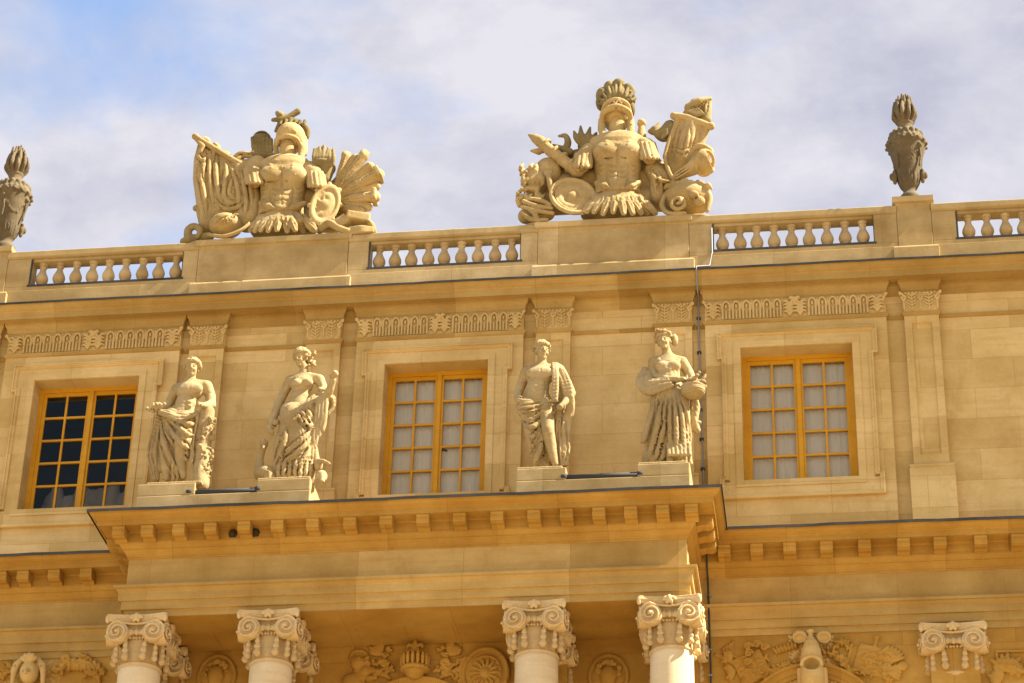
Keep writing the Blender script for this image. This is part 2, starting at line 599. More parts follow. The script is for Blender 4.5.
    def mesh(s):
        F = s.F.copy()
        F[0], F[-1], F[:, 0], F[:, -1], F[:, :, 0], F[:, :, -1] = (np.maximum(a, 1e-4) for a in (F[0], F[-1], F[:, 0], F[:, -1], F[:, :, 0], F[:, :, -1]))
        ins = F < 0
        nx, ny, nz = F.shape
        cnt = np.zeros((nx - 1, ny - 1, nz - 1), np.int8)
        for a in (0, 1):
            for b in (0, 1):
                for c in (0, 1):
                    cnt += ins[a:nx - 1 + a, b:ny - 1 + b, c:nz - 1 + c]
        act = (cnt > 0) & (cnt < 8)
        I = np.argwhere(act)
        idx = np.full(act.shape, -1, np.int64)
        idx[act] = np.arange(len(I))
        acc = np.zeros((len(I), 3)); num = np.zeros(len(I))
        cor = [(a, b, c) for a in (0, 1) for b in (0, 1) for c in (0, 1)]
        for p in cor:
            for ax in range(3):
                if p[ax]: continue
                q = list(p); q[ax] = 1
                f0 = F[I[:, 0] + p[0], I[:, 1] + p[1], I[:, 2] + p[2]]
                f1 = F[I[:, 0] + q[0], I[:, 1] + q[1], I[:, 2] + q[2]]
                cr = (f0 < 0) != (f1 < 0)
                t = np.where(cr, f0 / np.where(np.abs(f0 - f1) < 1e-9, 1, f0 - f1), 0)
                pos = np.tile(np.array(p, float), (len(I), 1)); pos[:, ax] += t
                acc += pos * cr[:, None]; num += cr
        V = s.lo + (I + acc / np.maximum(num, 1)[:, None]) * s.h
        Q = []
        for ax in range(3):
            o1, o2 = (ax + 1) % 3, (ax + 2) % 3
            sl0 = [slice(None)] * 3; sl1 = [slice(None)] * 3
            sl0[ax] = slice(0, -1); sl1[ax] = slice(1, None)
            a = ins[tuple(sl0)]; b = ins[tuple(sl1)]
            E_ = np.argwhere(a != b)
            E_ = E_[(E_[:, o1] > 0) & (E_[:, o2] > 0) & (E_[:, o1] < F.shape[o1] - 1) & (E_[:, o2] < F.shape[o2] - 1)]
            if not len(E_): continue
            fl = a[tuple(E_.T)]

            def cell(d1, d2):
                c = E_.copy(); c[:, o1] += d1; c[:, o2] += d2
                return idx[tuple(c.T)]
            q = np.stack([cell(-1, -1), cell(0, -1), cell(0, 0), cell(-1, 0)], 1)
            q[~fl] = q[~fl][:, ::-1]
            Q.append(q)
        return V, np.concatenate(Q) if Q else np.zeros((0, 4), int)

    def build(s, name, mat, parent=None, off=(0, 0, 0), wear=0.0016):
        if wear: s.rough(wear, 85.0, len(name))
        V, Q = s.mesh()
        me = bpy.data.meshes.new(name)
        me.vertices.add(len(V)); me.vertices.foreach_set('co', V.astype(np.float32).ravel())
        me.loops.add(len(Q) * 4); me.loops.foreach_set('vertex_index', Q.astype(np.int32).ravel())
        me.polygons.add(len(Q)); me.polygons.foreach_set('loop_start', np.arange(0, len(Q) * 4, 4, dtype=np.int32))
        me.polygons.foreach_set('use_smooth', np.ones(len(Q), bool))
        me.update(calc_edges=True); me.validate()
        me.materials.append(mat)
        o = bpy.data.objects.new(name, me)
        COL.objects.link(o)
        base = WLOC[parent.name] if parent is not None else Vector((0, 0, 0))
        if parent is not None:
            o.parent = parent
        o.location = off
        WLOC[o.name] = base + Vector(off)
        return o


def spline(pts, n=6):
    P = [np.array(p, float) for p in pts]
    if len(P) < 3: return P
    out = []
    Q = [2 * P[0] - P[1]] + P + [2 * P[-1] - P[-2]]
    for i in range(1, len(Q) - 2):
        for k in range(n):
            t = k / n
            out.append(0.5 * ((2 * Q[i]) + (-Q[i - 1] + Q[i + 1]) * t + (2 * Q[i - 1] - 5 * Q[i] + 4 * Q[i + 1] - Q[i + 2]) * t * t + (-Q[i - 1] + 3 * Q[i] - 3 * Q[i + 1] + Q[i + 2]) * t ** 3))
    out.append(P[-1])
    return out


def rot_xyz(rx=0, ry=0, rz=0):
    from mathutils import Euler
    return np.array(Euler((math.radians(rx), math.radians(ry), math.radians(rz)), 'XYZ').to_matrix())


def lerp(a, b, t): return np.array(a, float) * (1 - t) + np.array(b, float) * t


#PART2
# ------------------------------------------------------------------ setting
GZ = -1.6
g = MB().add([(-1500, -1500, GZ), (1500, -1500, GZ), (1500, 1500, GZ), (-1500, 1500, GZ)], [(0, 1, 2, 3)]).build('gravel_ground', M['gravel'])
tag(g, 'pale gravel forecourt in front of the palace', 'ground', kind='structure')

# ------------------------------------------------------------------ the palace
PAL = thing('palace', 'long ochre stone palace front with yellow framed attic windows above a columned portico', 'palace', (-5.38, 30, GZ))
XL, XR = -24.0, 14.0
WY, RY = 30.0, 29.9
PIL = [(-12.17, -11.68), (-8.872, -8.375), (-7.20, -6.705), (-3.955, -3.475), (-2.305, -1.795), (1.09, 1.555), (2.98, 3.46)]
PAN = [(-11.54, -9.01), (-6.475, -4.13), (-1.615, 0.85)]
WIN = [(-11.055, -9.545), (-6.05, -4.61), (-1.138, 0.366)]
WZ0, WZ1 = 15.70, 17.733
BASE_Z = 14.60


def wall_holes(mb, x0, x1, z0, z1, holes, yf, yb):
    """wall slab with rectangular openings, jambs included"""
    xs = sorted({x0, x1, *[h[0] for h in holes], *[h[1] for h in holes]})
    zs = sorted({z0, z1, *[h[2] for h in holes], *[h[3] for h in holes]})
    inside = lambda x, z: any(h[0] < x < h[1] and h[2] < z < h[3] for h in holes)
    for i in range(len(xs) - 1):
        for j in range(len(zs) - 1):
            a, b, c, d = xs[i], xs[i + 1], zs[j], zs[j + 1]
            if inside((a + b) / 2, (c + d) / 2): continue
            mb.add([(a, yf, c), (b, yf, c), (b, yf, d), (a, yf, d)], [(0, 1, 2, 3)])
            mb.add([(a, yb, c), (b, yb, c), (b, yb, d), (a, yb, d)], [(3, 2, 1, 0)])
    for a, b, c, d in holes + [(x0, x1, z0, z1)]:
        mb.add([(a, yf, c), (b, yf, c), (b, yf, d), (a, yf, d), (a, yb, c), (b, yb, c), (b, yb, d), (a, yb, d)],
               [(0, 4, 5, 1), (1, 5, 6, 2), (2, 6, 7, 3), (3, 7, 4, 0)])


mb = MB()
wall_holes(mb, XL, XR, BASE_Z, 18.76, [(a, b, WZ0, WZ1) for a, b in WIN], WY, WY + 0.5)
mb.build('attic_wall', M['wall'], PAL)
# window bays stand forward of the wall
for (a, b), (wa, wb) in zip(PAN, WIN):
    mb = MB()
    wall_holes(mb, a, b, BASE_Z, 18.55, [(wa, wb, WZ0, WZ1)], RY, WY - 0.001)
    mb.build('window_bay', M['wall'], PAL, bevel=0.006)


def jog_path(els, y0, y1, xa=XL, xb=XR):
    p = [(xa, y0)]
    for a, b in sorted(els):
        p += [(a, y0), (a, y1), (b, y1), (b, y0)]
    return p + [(xb, y0)]


ELS = PIL + PAN
# string moulding under the attic frieze
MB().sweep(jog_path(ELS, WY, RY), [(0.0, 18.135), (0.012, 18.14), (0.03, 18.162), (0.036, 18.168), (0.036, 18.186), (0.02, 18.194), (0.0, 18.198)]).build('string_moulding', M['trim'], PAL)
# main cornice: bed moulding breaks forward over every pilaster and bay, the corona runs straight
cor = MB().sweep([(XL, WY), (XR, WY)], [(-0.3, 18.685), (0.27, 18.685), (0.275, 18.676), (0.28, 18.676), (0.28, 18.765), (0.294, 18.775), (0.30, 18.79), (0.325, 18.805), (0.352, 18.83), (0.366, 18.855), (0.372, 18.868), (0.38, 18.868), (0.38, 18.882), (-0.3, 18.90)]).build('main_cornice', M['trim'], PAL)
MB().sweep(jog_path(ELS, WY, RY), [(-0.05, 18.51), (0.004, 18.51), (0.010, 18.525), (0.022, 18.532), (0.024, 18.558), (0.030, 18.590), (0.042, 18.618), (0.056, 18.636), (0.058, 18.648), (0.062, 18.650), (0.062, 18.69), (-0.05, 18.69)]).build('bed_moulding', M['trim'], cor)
MB().sweep([(XL, WY), (XR, WY)], [(0.2, 18.904), (0.392, 18.884), (0.396, 18.862), (0.402, 18.862), (0.402, 18.892), (0.2, 18.916)], True, True, 0.0035).build('lead_flashing', M['lead'], cor)

# pilasters with sunk panels
pil_objs = []
for i, (a, b) in enumerate(PIL):
    mb = MB()
    bw = 0.055
    mb.box(a, b, RY + 0.045, WY - 0.001, 15.86, 18.515)
    # raised border round the sunk panel
    z0, z1, w = 15.90, 18.06, 0.095
    O = [(a, 15.86), (b, 15.86), (b, 18.135), (a, 18.135)]
    I_ = [(a + w, 16.0), (b - w, 16.0), (b - w, 18.03), (a + w, 18.03)]
    J = [(a + w + .016, 16.016), (b - w - .016, 16.016), (b - w - .016, 18.014), (a + w + .016, 18.014)]
    v = [(x, RY, z) for x, z in O] + [(x, RY, z) for x, z in I_] + [(x, RY + 0.035, z) for x, z in J] + [(x, RY + 0.05, z) for x, z in O]
    f = []
    for k in range(4):
        q = (k + 1) % 4
        f += [(k, q, 4 + q, 4 + k), (4 + k, 4 + q, 8 + q, 8 + k), (12 + k, 12 + q, q, k)]
    f.append((8, 9, 10, 11))
    mb.add(v, f)
    mb.box(a - 0.001, b + 0.001, RY, RY + 0.05, 18.19, 18.515)
    p = mb.build('attic_pilaster', M['wall'], PAL, (0.5 * (a + b), RY, 15.86))
    bs = MB()
    bs.sweep([(a, WY), (a, RY), (b, RY), (b, WY)], [(0, BASE_Z), (0.062, BASE_Z), (0.062, 15.765), (0.050, 15.785), (0.064, 15.80), (0.064, 15.818), (0.048, 15.83), (0.03, 15.836), (0.02, 15.85), (0.0, 15.865)])
    bs.build('pilaster_base', M['wall'], p)
    pil_objs.append(p)

# ---- carved capitals of the attic pilasters (two little trees between corner scrolls)
rnd = random.Random(5)
v = Vol((-0.30, -0.10, -0.02), (0.30, 0.03, 0.33), 0.0075)
v.box((0, 0.0, 0.15), (0.235, 0.012, 0.155), 0.004)
for cx in (-0.115, 0.115):
    v.cap((cx, -0.02, 0.01), (cx, -0.03, 0.27), 0.012, 0.010, 0.006)
    for k in range(5):
        z = 0.03 + k * 0.05
        for s in (-1, 1):
            v.ell((cx + s * 0.036, -0.026, z + 0.03), (0.034, 0.022, 0.014), 0.006, rot_xyz(0, -s * 42, 0))
for cx in (-0.225, 0.0, 0.225):
    v.ell((cx, -0.02, 0.10), (0.018, 0.022, 0.085), 0.006)
    v.ell((cx - 0.02, -0.03, 0.20), (0.016, 0.022, 0.045), 0.006, rot_xyz(0, -25, 0))
    v.ell((cx + 0.02, -0.03, 0.20), (0.016, 0.022, 0.045), 0.006, rot_xyz(0, 25, 0))
for k in range(9):
    v.ell((-0.2 + k * 0.05, -0.024, 0.283), (0.021, 0.024, 0.014), 0.005)
for s in (-1, 1):
    v.curve([(s * 0.20, -0.03, 0.20), (s * 0.235, -0.04, 0.25), (s * 0.275, -0.055, 0.285), (s * 0.27, -0.06, 0.25)], 0.016, 0.006)
    v.ell((s * 0.268, -0.055, 0.268), (0.024, 0.03, 0.024), 0.006)
cap0 = None
for p, (a, b) in zip(pil_objs, PIL):
    loc = (0.5 * (a + b), RY, 18.198)
    if cap0 is None:
        cap0 = v.build('pilaster_capital', M['carve'], p, Vector(loc) - WLOC[p.name], 0.0015)
    else:
        copy_part(cap0, p, loc)

# ---- carved friezes over the windows
FW = 2.40
v = Vol((-FW / 2 - 0.06, -0.10, -0.01), (FW / 2 + 0.06, 0.03, 0.33), 0.0085)
v.box((0, 0.0, 0.153), (FW / 2 - 0.012, 0.010, 0.15), 0.003)


def acanthus(v, cx, w, h, y=-0.03):
    v.cap((cx, y, 0.02), (cx, y - 0.01, h * 0.8), 0.014, 0.012, 0.006)
    for k in range(4):
        z = 0.03 + k * h * 0.2
        for s in (-1, 1):
            v.curve([(cx, y, z), (cx + s * w * 0.25, y - 0.012, z + 0.055), (cx + s * w * 0.48, y, z + 0.04)], [0.017, 0.02, 0.010], 0.005, n=3)


for s in (-1, 1):
    c0 = s * (FW / 2 - 0.10)
    acanthus(v, c0, 0.19, 0.28)
    v.curve([(s * (FW / 2 - 0.03), -0.03, 0.18), (s * (FW / 2 + 0.01), -0.045, 0.25), (s * (FW / 2 + 0.035), -0.06, 0.285), (s * (FW / 2 + 0.03), -0.06, 0.262)], 0.016, 0.006)
    v.ell((s * (FW / 2 + 0.022), -0.055, 0.272), (0.024, 0.032, 0.024), 0.006)
    for k in range(6):
        cx = s * (0.235 + k * 0.138)
        v.curve([(cx - 0.046, -0.030, 0.01), (cx - 0.046, -0.032, 0.2), (cx - 0.034, -0.034, 0.255), (cx, -0.036, 0.280), (cx + 0.034, -0.034, 0.255), (cx + 0.046, -0.032, 0.2), (cx + 0.046, -0.030, 0.01)], 0.0155, 0.003, n=5)
        v.cap((cx, -0.028, 0.01), (cx, -0.03, 0.13), 0.013, 0.014, 0.003)
        v.ell((cx, -0.028, 0.205), (0.017, 0.02, 0.036), 0.003)
        v.cap((cx + s * 0.069, -0.024, 0.14), (cx + s * 0.069, -0.026, 0.27), 0.006, 0.014, 0.003)
acanthus(v, -0.07, 0.17, 0.27); acanthus(v, 0.07, 0.17, 0.27)
for s in (-1, 1):
    v.ell((s * 0.045, -0.05, 0.285), (0.034, 0.034, 0.024), 0.008)
v.ell((0, -0.05, 0.255), (0.03, 0.03, 0.05), 0.008)
fr0 = None
for a, b in PAN:
    loc = (0.5 * (a + b), RY, 18.20)
    if fr0 is None:
        fr0 = v.build('carved_frieze', M['carve'], PAL, Vector(loc) - WLOC[PAL.name], 0.0015)
        fr0.scale = ((b - a - 0.03) / FW, 1, 1)
    else:
        copy_part(fr0, PAL, loc, 0, ((b - a - 0.03) / FW, 1, 1))


# ---- window architraves with ears
def ears(x0, x1, z0, z1, e, h):
    return [(x0 - e, z1), (x1 + e, z1), (x1 + e, z1 - h), (x1, z1 - h), (x1, z0 + h * .75), (x1 + e, z0 + h * .75), (x1 + e, z0), (x0 - e, z0), (x0 - e, z0 + h * .75), (x0, z0 + h * .75), (x0, z1 - h), (x0 - e, z1 - h)]


def ring(mb, lays):
    """stacked outlines [(pts, y)] joined into a band"""
    n = len(lays[0][0])
    vs = [(x, y, z) for pts, y in lays for x, z in pts]
    fs = [(i * n + k, i * n + (k + 1) % n, (i + 1) * n + (k + 1) % n, (i + 1) * n + k) for i in range(len(lays) - 1) for k in range(n)]
    mb.add(vs, fs)


for wi, (wa, wb) in enumerate(WIN):
    ox = 0.258
    E_ = lambda w, dh=0.0: ears(wa - ox + w, wb + ox + 0.02 - w, 15.42 + w, 17.985 - w, 0.062, 0.43 - 2 * w)
    mb = MB()
    ring(mb, [(E_(0), RY), (E_(0), RY - 0.066), (E_(0.022), RY - 0.072), (E_(0.026), RY - 0.056), (E_(0.040), RY - 0.056), (E_(0.056), RY - 0.050), (E_(0.066), RY - 0.036), (E_(0.068), RY - 0.026), (E_(0.07), RY - 0.026)])
    # flat fascia from the moulding in to the opening
    fo = E_(0.07)
    x0, x1, z0, z1 = wa - ox + 0.07, wb + ox + 0.02 - 0.07, 15.49, 17.915
    Y = RY - 0.026
    e, h = 0.062, 0.29
    mb.add([(x, Y, z) for x, z in fo], [])
    f = MB()
    wall_holes(f, x0, x1, z0, z1, [(wa, wb, WZ0, WZ1)], Y, RY + 0.002)
    for xx0, xx1 in ((x0 - e, x0), (x1, x1 + e)):
        f.add([(xx0, Y, z1 - h), (xx1, Y, z1 - h), (xx1, Y, z1), (xx0, Y, z1)], [(0, 1, 2, 3)])
        f.add([(xx0, Y, z0), (xx1, Y, z0), (xx1, Y, z0 + 0.19), (xx0, Y, z0 + 0.19)], [(0, 1, 2, 3)])
    mb.add(f.v, f.f)
    bead = lambda w: [(wa - w, WZ0 - w), (wb + w, WZ0 - w), (wb + w, WZ1 + w), (wa - w, WZ1 + w)]
    ring(mb, [(bead(0.10), Y + 0.004), (bead(0.10), Y - 0.014), (bead(0.004), Y - 0.014), (bead(0.002), Y + 0.06)])
    mb.build('window_surround', M['wall'], PAL)
    # timber window
    YF = WY + 0.13
    fr = MB()
    wall_holes(fr, wa, wb, WZ0, WZ1, [(wa + 0.062, wb - 0.062, WZ0 + 0.09, WZ1 - 0.06)], YF, YF + 0.09)
    wobj = fr.build('attic_window', M['paint'], PAL, (0.5 * (wa + wb), YF, WZ0), bevel=0.004)
    mid = 0.5 * (wa + wb) + 0.01
    zc0, zc1 = WZ0 + 0.09, WZ1 - 0.06
    for a, b in ((wa + 0.062, mid - 0.012), (mid + 0.012, wb - 0.062)):
        s = 0.05
        holes = []
        pw = (b - a - 2 * s - 0.03) / 2
        ph = (zc1 - 0.055 - (zc0 + 0.06) - 4 * 0.03) / 5
        for c in range(2):
            for r in range(5):
                hx, hz = a + s + c * (pw + 0.03), zc0 + 0.06 + r * (ph + 0.03)
                holes.append((hx, hx + pw, hz, hz + ph))
        cs = MB()
        wall_holes(cs, a, b, zc0, zc1, holes, YF + 0.022, YF + 0.062)
        cs.build('casement', M['paint'], wobj, bevel=0.005)
    MB().box(mid - 0.032, mid + 0.032, YF - 0.006, YF + 0.02, zc0 - 0.004, zc1 + 0.002).build('meeting_stile', M['paint'], wobj, bevel=0.008)
    MB().add([(wa + 0.07, YF + 0.045, zc0), (wb - 0.07, YF + 0.045, zc0), (wb - 0.07, YF + 0.045, zc1), (wa + 0.07, YF + 0.045, zc1)], [(0, 1, 2, 3)]).build('panes', M['glass'], wobj)
    if wi:
        nx = 90
        for a, b in ((wa - 0.02, mid - (0.0 if wi == 2 else 0.0)), (mid + (0.005 if wi == 2 else 0.055), wb + 0.02)):
            vs, fs = [], []
            for i in range(nx + 1):
                x = a + (b - a) * i / nx
                y = YF + 0.11 + 0.007 * math.sin(x * 37 + 0.6 * math.sin(x * 9)) + 0.004 * math.sin(x * 71 + wi)
                for z in (WZ0 - 0.05, (WZ0 + WZ1) / 2, WZ1 + 0.05):
                    vs.append((x, y + 0.02 * math.sin(z * 3), z))
            for i in range(nx):
                for j in range(2):
                    k = i * 3 + j
                    fs.append((k, k + 3, k + 4, k + 1))
            mesh_obj('curtain', vs, fs, M['curtain'], wobj, smooth=True)
    if wi == 0:  # added grey mound behind the glass, imitating blurred reflections in the lower panes
        q = Vol((-0.75, -0.25, 0.0), (0.75, 0.25, 0.85), 0.02)
        rr = random.Random(6)
        for k in range(9):
            q.chain([(-0.62 + 0.155 * k, 0.0, 0.0), (-0.60 + 0.15 * k + rr.uniform(-.05, .05), rr.uniform(-.05, .05), rr.uniform(0.35, 0.72))], [0.16, 0.09], 0.05)
        q.build('dust_cloth', M['reflection_grey'], wobj, Vector((0.0, 0.50, 0.02)), 0.01)
    if wi == 1:
        hd = MB()
        hd.tube([(mid + 0.05, YF + 0.085, 16.53), (mid + 0.09, YF + 0.10, 16.545), (mid + 0.125, YF + 0.10, 16.53)], 0.014)
        hd.build('handle', M['metal'], wobj, smooth=True)

# rooms behind the attic and the roof
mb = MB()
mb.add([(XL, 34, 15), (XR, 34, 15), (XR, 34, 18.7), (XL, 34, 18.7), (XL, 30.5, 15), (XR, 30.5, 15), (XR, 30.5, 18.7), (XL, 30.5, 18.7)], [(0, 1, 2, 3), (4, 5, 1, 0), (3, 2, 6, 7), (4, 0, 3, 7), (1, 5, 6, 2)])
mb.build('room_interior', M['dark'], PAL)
MB().box(XL, XR, 30.3, 44, 18.70, 18.86).build('roof', M['lead'], PAL)
MB().box(XL, XR, 43.5, 44, GZ, 18.70).build('rear_wall', M['wall'], PAL)

# ------------------------------------------------------------------ lower entablature with the portico breaking forward
PX0, PX1, PY, LY = -8.975, -1.82, 28.52, 29.70
PATH = [(XL, LY), (PX0, LY), (PX0, PY), (PX1, PY), (PX1, LY), (XR, LY)]
arch = [(-0.02, 13.39), (0.0, 13.39), (0.0, 13.468), (0.004, 13.476), (0.03, 13.478), (0.034, 13.484), (0.034, 13.578), (0.038, 13.588), (0.064, 13.59), (0.068, 13.596), (0.068, 13.69), (0.072, 13.70), (0.088, 13.715), (0.098, 13.738), (0.10, 13.746), (0.126, 13.75), (0.13, 13.756), (0.13, 13.785), (-0.02, 13.80)]
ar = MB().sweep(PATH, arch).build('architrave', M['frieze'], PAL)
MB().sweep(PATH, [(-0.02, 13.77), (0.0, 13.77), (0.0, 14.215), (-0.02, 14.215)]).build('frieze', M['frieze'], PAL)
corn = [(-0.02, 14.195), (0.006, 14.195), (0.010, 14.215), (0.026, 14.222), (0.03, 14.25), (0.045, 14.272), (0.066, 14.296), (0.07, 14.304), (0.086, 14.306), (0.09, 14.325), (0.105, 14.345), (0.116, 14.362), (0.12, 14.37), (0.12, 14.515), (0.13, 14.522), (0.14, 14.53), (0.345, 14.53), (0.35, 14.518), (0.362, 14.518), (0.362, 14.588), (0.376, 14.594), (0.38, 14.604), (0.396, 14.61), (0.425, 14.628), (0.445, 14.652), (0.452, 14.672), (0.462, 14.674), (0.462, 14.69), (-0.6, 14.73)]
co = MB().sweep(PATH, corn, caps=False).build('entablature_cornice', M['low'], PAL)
MB().sweep(PATH, [(0.0, 14.722), (0.47, 14.694), (0.474, 14.666), (0.481, 14.666), (0.481, 14.704), (0.0, 14.734)], True, True, 0.0035).build('lead_flashing', M['lead'], co)

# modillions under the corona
mp_ = [(0.0, 0.0), (0.222, 0.0), (0.222, -0.028), (0.206, -0.038), (0.206, -0.05), (0.212, -0.075), (0.208, -0.11), (0.19, -0.135), (0.15, -0.148), (0.08, -0.14), (0.04, -0.155), (0.0, -0.165)]


def modillion(parent):
    mb = MB()
    w = 0.082
    n = len(mp_)
    vs = [(s * w, -d, z) for s in (-1, 1) for d, z in mp_]
    fs = [tuple(range(n)), tuple(n + k for k in reversed(range(n)))] + [(k, n + k, n + (k + 1) % n, (k + 1) % n) for k in range(n)]
    mb.add(vs, fs)
    return mb


mod0 = None


def put_mod(x, y, rz=0):
    global mod0
    loc = (x, y, 14.5305)
    if mod0 is None:
        me = modillion(co)
        mod0 = me.build('modillion', M['low'], co, loc, bevel=0.008, local=True)
        mod0.rotation_euler = (0, 0, rz)
    else:
        copy_part(mod0, co, loc, rz)


fx = [119.6, 148, 179.4, 211, 244.4, 277.5, 312.7, 349.8, 386, 422.8, 459.5, 497, 534, 566.6, 599, 631, 663, 692]
for k, px in enumerate(fx):
    put_mod(float(at(px + 0.3, 521, 28.19)[0]) - 0.01, PY - 0.118)
for k in range(1, 4):
    put_mod(PX1 + 0.118, PY + 0.06 + 0.33 * k - 0.29, math.pi / 2)
    put_mod(PX0 - 0.118, PY + 0.06 + 0.33 * k - 0.29, -math.pi / 2)
for px in (724, 756.6, 789.8, 826.8, 865, 904, 941, 982, 1019):
    put_mod(float(at(px, 553, LY - 0.33)[0]), LY - 0.118)
for k in range(4): put_mod(2.98 + 0.46 * k, LY - 0.118)
for px in (-38, 0, 22, 53, 85):
    put_mod(float(at(px, 578, LY - 0.33)[0]), LY - 0.118)
# two dark lumps between modillions, coloured as the shade inside small holes
for px in (233.5, 256):
    p = at(px, 526.5, PY - 0.125)
    hv = MB().lathe([(0.0, 0.0), (0.035, 0.0), (0.05, 0.02), (0.056, 0.06), (0.045, 0.09), (0.025, 0.105), (0, 0.11)], (p[0], PY - 0.125, 14.40), 14)
    hv.build('weathered_hollow', M['hole'], co, smooth=True)

# portico core: beam, ceiling, roof of the portico
MB().box(PX0 + 0.021, PX1 - 0.021, PY + 0.021, PY + 0.54, 13.391, 14.2).build('portico_beam', M['low'], PAL)
mb = MB()
mb.box(PX0 + 0.021, PX1 - 0.021, PY + 0.541, LY + 0.1, 13.415, 14.2)
for x in np.arange(PX0 + 0.4, PX1, 0.62):
    mb.box(x, x + 0.008, PY + 0.56, LY + 0.02, 13.411, 13.42)
mb.build('portico_ceiling', M['low'], PAL)

# ------------------------------------------------------------------ lower wall with round-headed openings
LWY = 29.72
ARC = [(-10.42, 12.05), (-5.37, 12.04), (-0.37, 12.06)]
AR = 0.74


def arch_wall():
    mb = MB()
    x = XL
    for cx, cz in ARC:
        mb.add([(x, LWY, GZ), (cx - AR, LWY, GZ), (cx - AR, LWY, 13.45), (x, LWY, 13.45)], [(0, 1, 2, 3)])
        n = 24
        for k in range(n):
            a0, a1 = math.pi - math.pi * k / n, math.pi - math.pi * (k + 1) / n
            p0, p1 = (cx + AR * math.cos(a0), cz + AR * math.sin(a0)), (cx + AR * math.cos(a1), cz + AR * math.sin(a1))
            mb.add([(p0[0], LWY, p0[1]), (p1[0], LWY, p1[1]), (p1[0], LWY, 13.45), (p0[0], LWY, 13.45)], [(0, 1, 2, 3)])
            mb.add([(p0[0], LWY, p0[1]), (p1[0], LWY, p1[1]), (p1[0], LWY + 0.5, p1[1]), (p0[0], LWY + 0.5, p0[1])], [(3, 2, 1, 0)])
        for s in (-1, 1):
            mb.add([(cx + s * AR, LWY, 8), (cx + s * AR, LWY + 0.5, 8), (cx + s * AR, LWY + 0.5, cz), (cx + s * AR, LWY, cz)], [(0, 1, 2, 3)])
        mb.add([(cx - AR, LWY, GZ), (cx + AR, LWY, GZ), (cx + AR, LWY, 8), (cx - AR, LWY, 8)], [(0, 1, 2, 3)])
        x = cx + AR
    mb.add([(x, LWY, GZ), (XR, LWY, GZ), (XR, LWY, 13.45), (x, LWY, 13.45)], [(0, 1, 2, 3)])
    return mb


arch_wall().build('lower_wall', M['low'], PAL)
for cx, cz in ARC:
    mb = MB()
    prof = [(AR - 0.002, 0.0), (AR - 0.002, 0.03), (AR + 0.05, 0.035), (AR + 0.055, 0.05), (AR + 0.12, 0.055), (AR + 0.135, 0.085), (AR + 0.165, 0.09), (AR + 0.175, 0.0)]
    n, m = 36, len(prof)
    vs = [(cx + r * math.cos(math.pi * k / n), LWY - d, cz + r * math.sin(math.pi * k / n)) for k in range(n + 1) for r, d in prof]
    fs = [(k * m + j, k * m + j + 1, (k + 1) * m + j + 1, (k + 1) * m + j) for k in range(n) for j in range(m - 1)]
    av = mb.add(vs, fs).build('archivolt', M['low'], PAL)
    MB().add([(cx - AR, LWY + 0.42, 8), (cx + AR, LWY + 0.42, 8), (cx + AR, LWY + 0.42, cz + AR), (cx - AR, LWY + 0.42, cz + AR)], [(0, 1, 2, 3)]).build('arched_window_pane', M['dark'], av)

# ------------------------------------------------------------------ Ionic capital (four faces, eight scrolls)
v = Vol((-0.50, -0.50, -0.03), (0.50, 0.50, 0.67), 0.0095)
v.cap((0, 0, -0.02), (0, 0, 0.42), 0.262, 0.25, 0.01)
v.tor((0, 0, 0.02), 0.262, 0.020, rot_xyz(90, 0, 0), 0.006)
v.tor((0, 0, 0.435), 0.26, 0.035, rot_xyz(90, 0, 0), 0.01)
v.box((0, 0, 0.52), (0.27, 0.27, 0.06), 0.01)


def abacus(X, Y, Z):
    a, b = np.abs(X) + 0 * Y, np.abs(Y) + 0 * X
    cx = 0.405 - 0.06 * (1 - np.clip(b / 0.40, 0, 1) ** 2)
    cy = 0.405 - 0.06 * (1 - np.clip(a / 0.40, 0, 1) ** 2)
    s = 0.018 * np.clip((0.62 - Z) / 0.06, 0, 1) - 0.012 * (np.abs(Z - 0.60) < 0.008)
    q = np.maximum(np.maximum(a - cx, b - cy), (a + b - 0.755) * 0.7071) + s
    return np.maximum(q, np.abs(Z - 0.60) - 0.05)




def disc(v, c, ax, R_, hh):
    def fn(X, Y, Z):
        x, y, z = X - c[0], Y - c[1], Z - c[2]
        t = x * ax[0] + y * ax[1] + z * ax[2]
        r = np.sqrt(np.maximum(x * x + y * y + z * z - t * t, 0))
        return np.maximum(r - R_, np.abs(t) - hh)
    v.op(fn, c - R_, c + R_, 0.005)


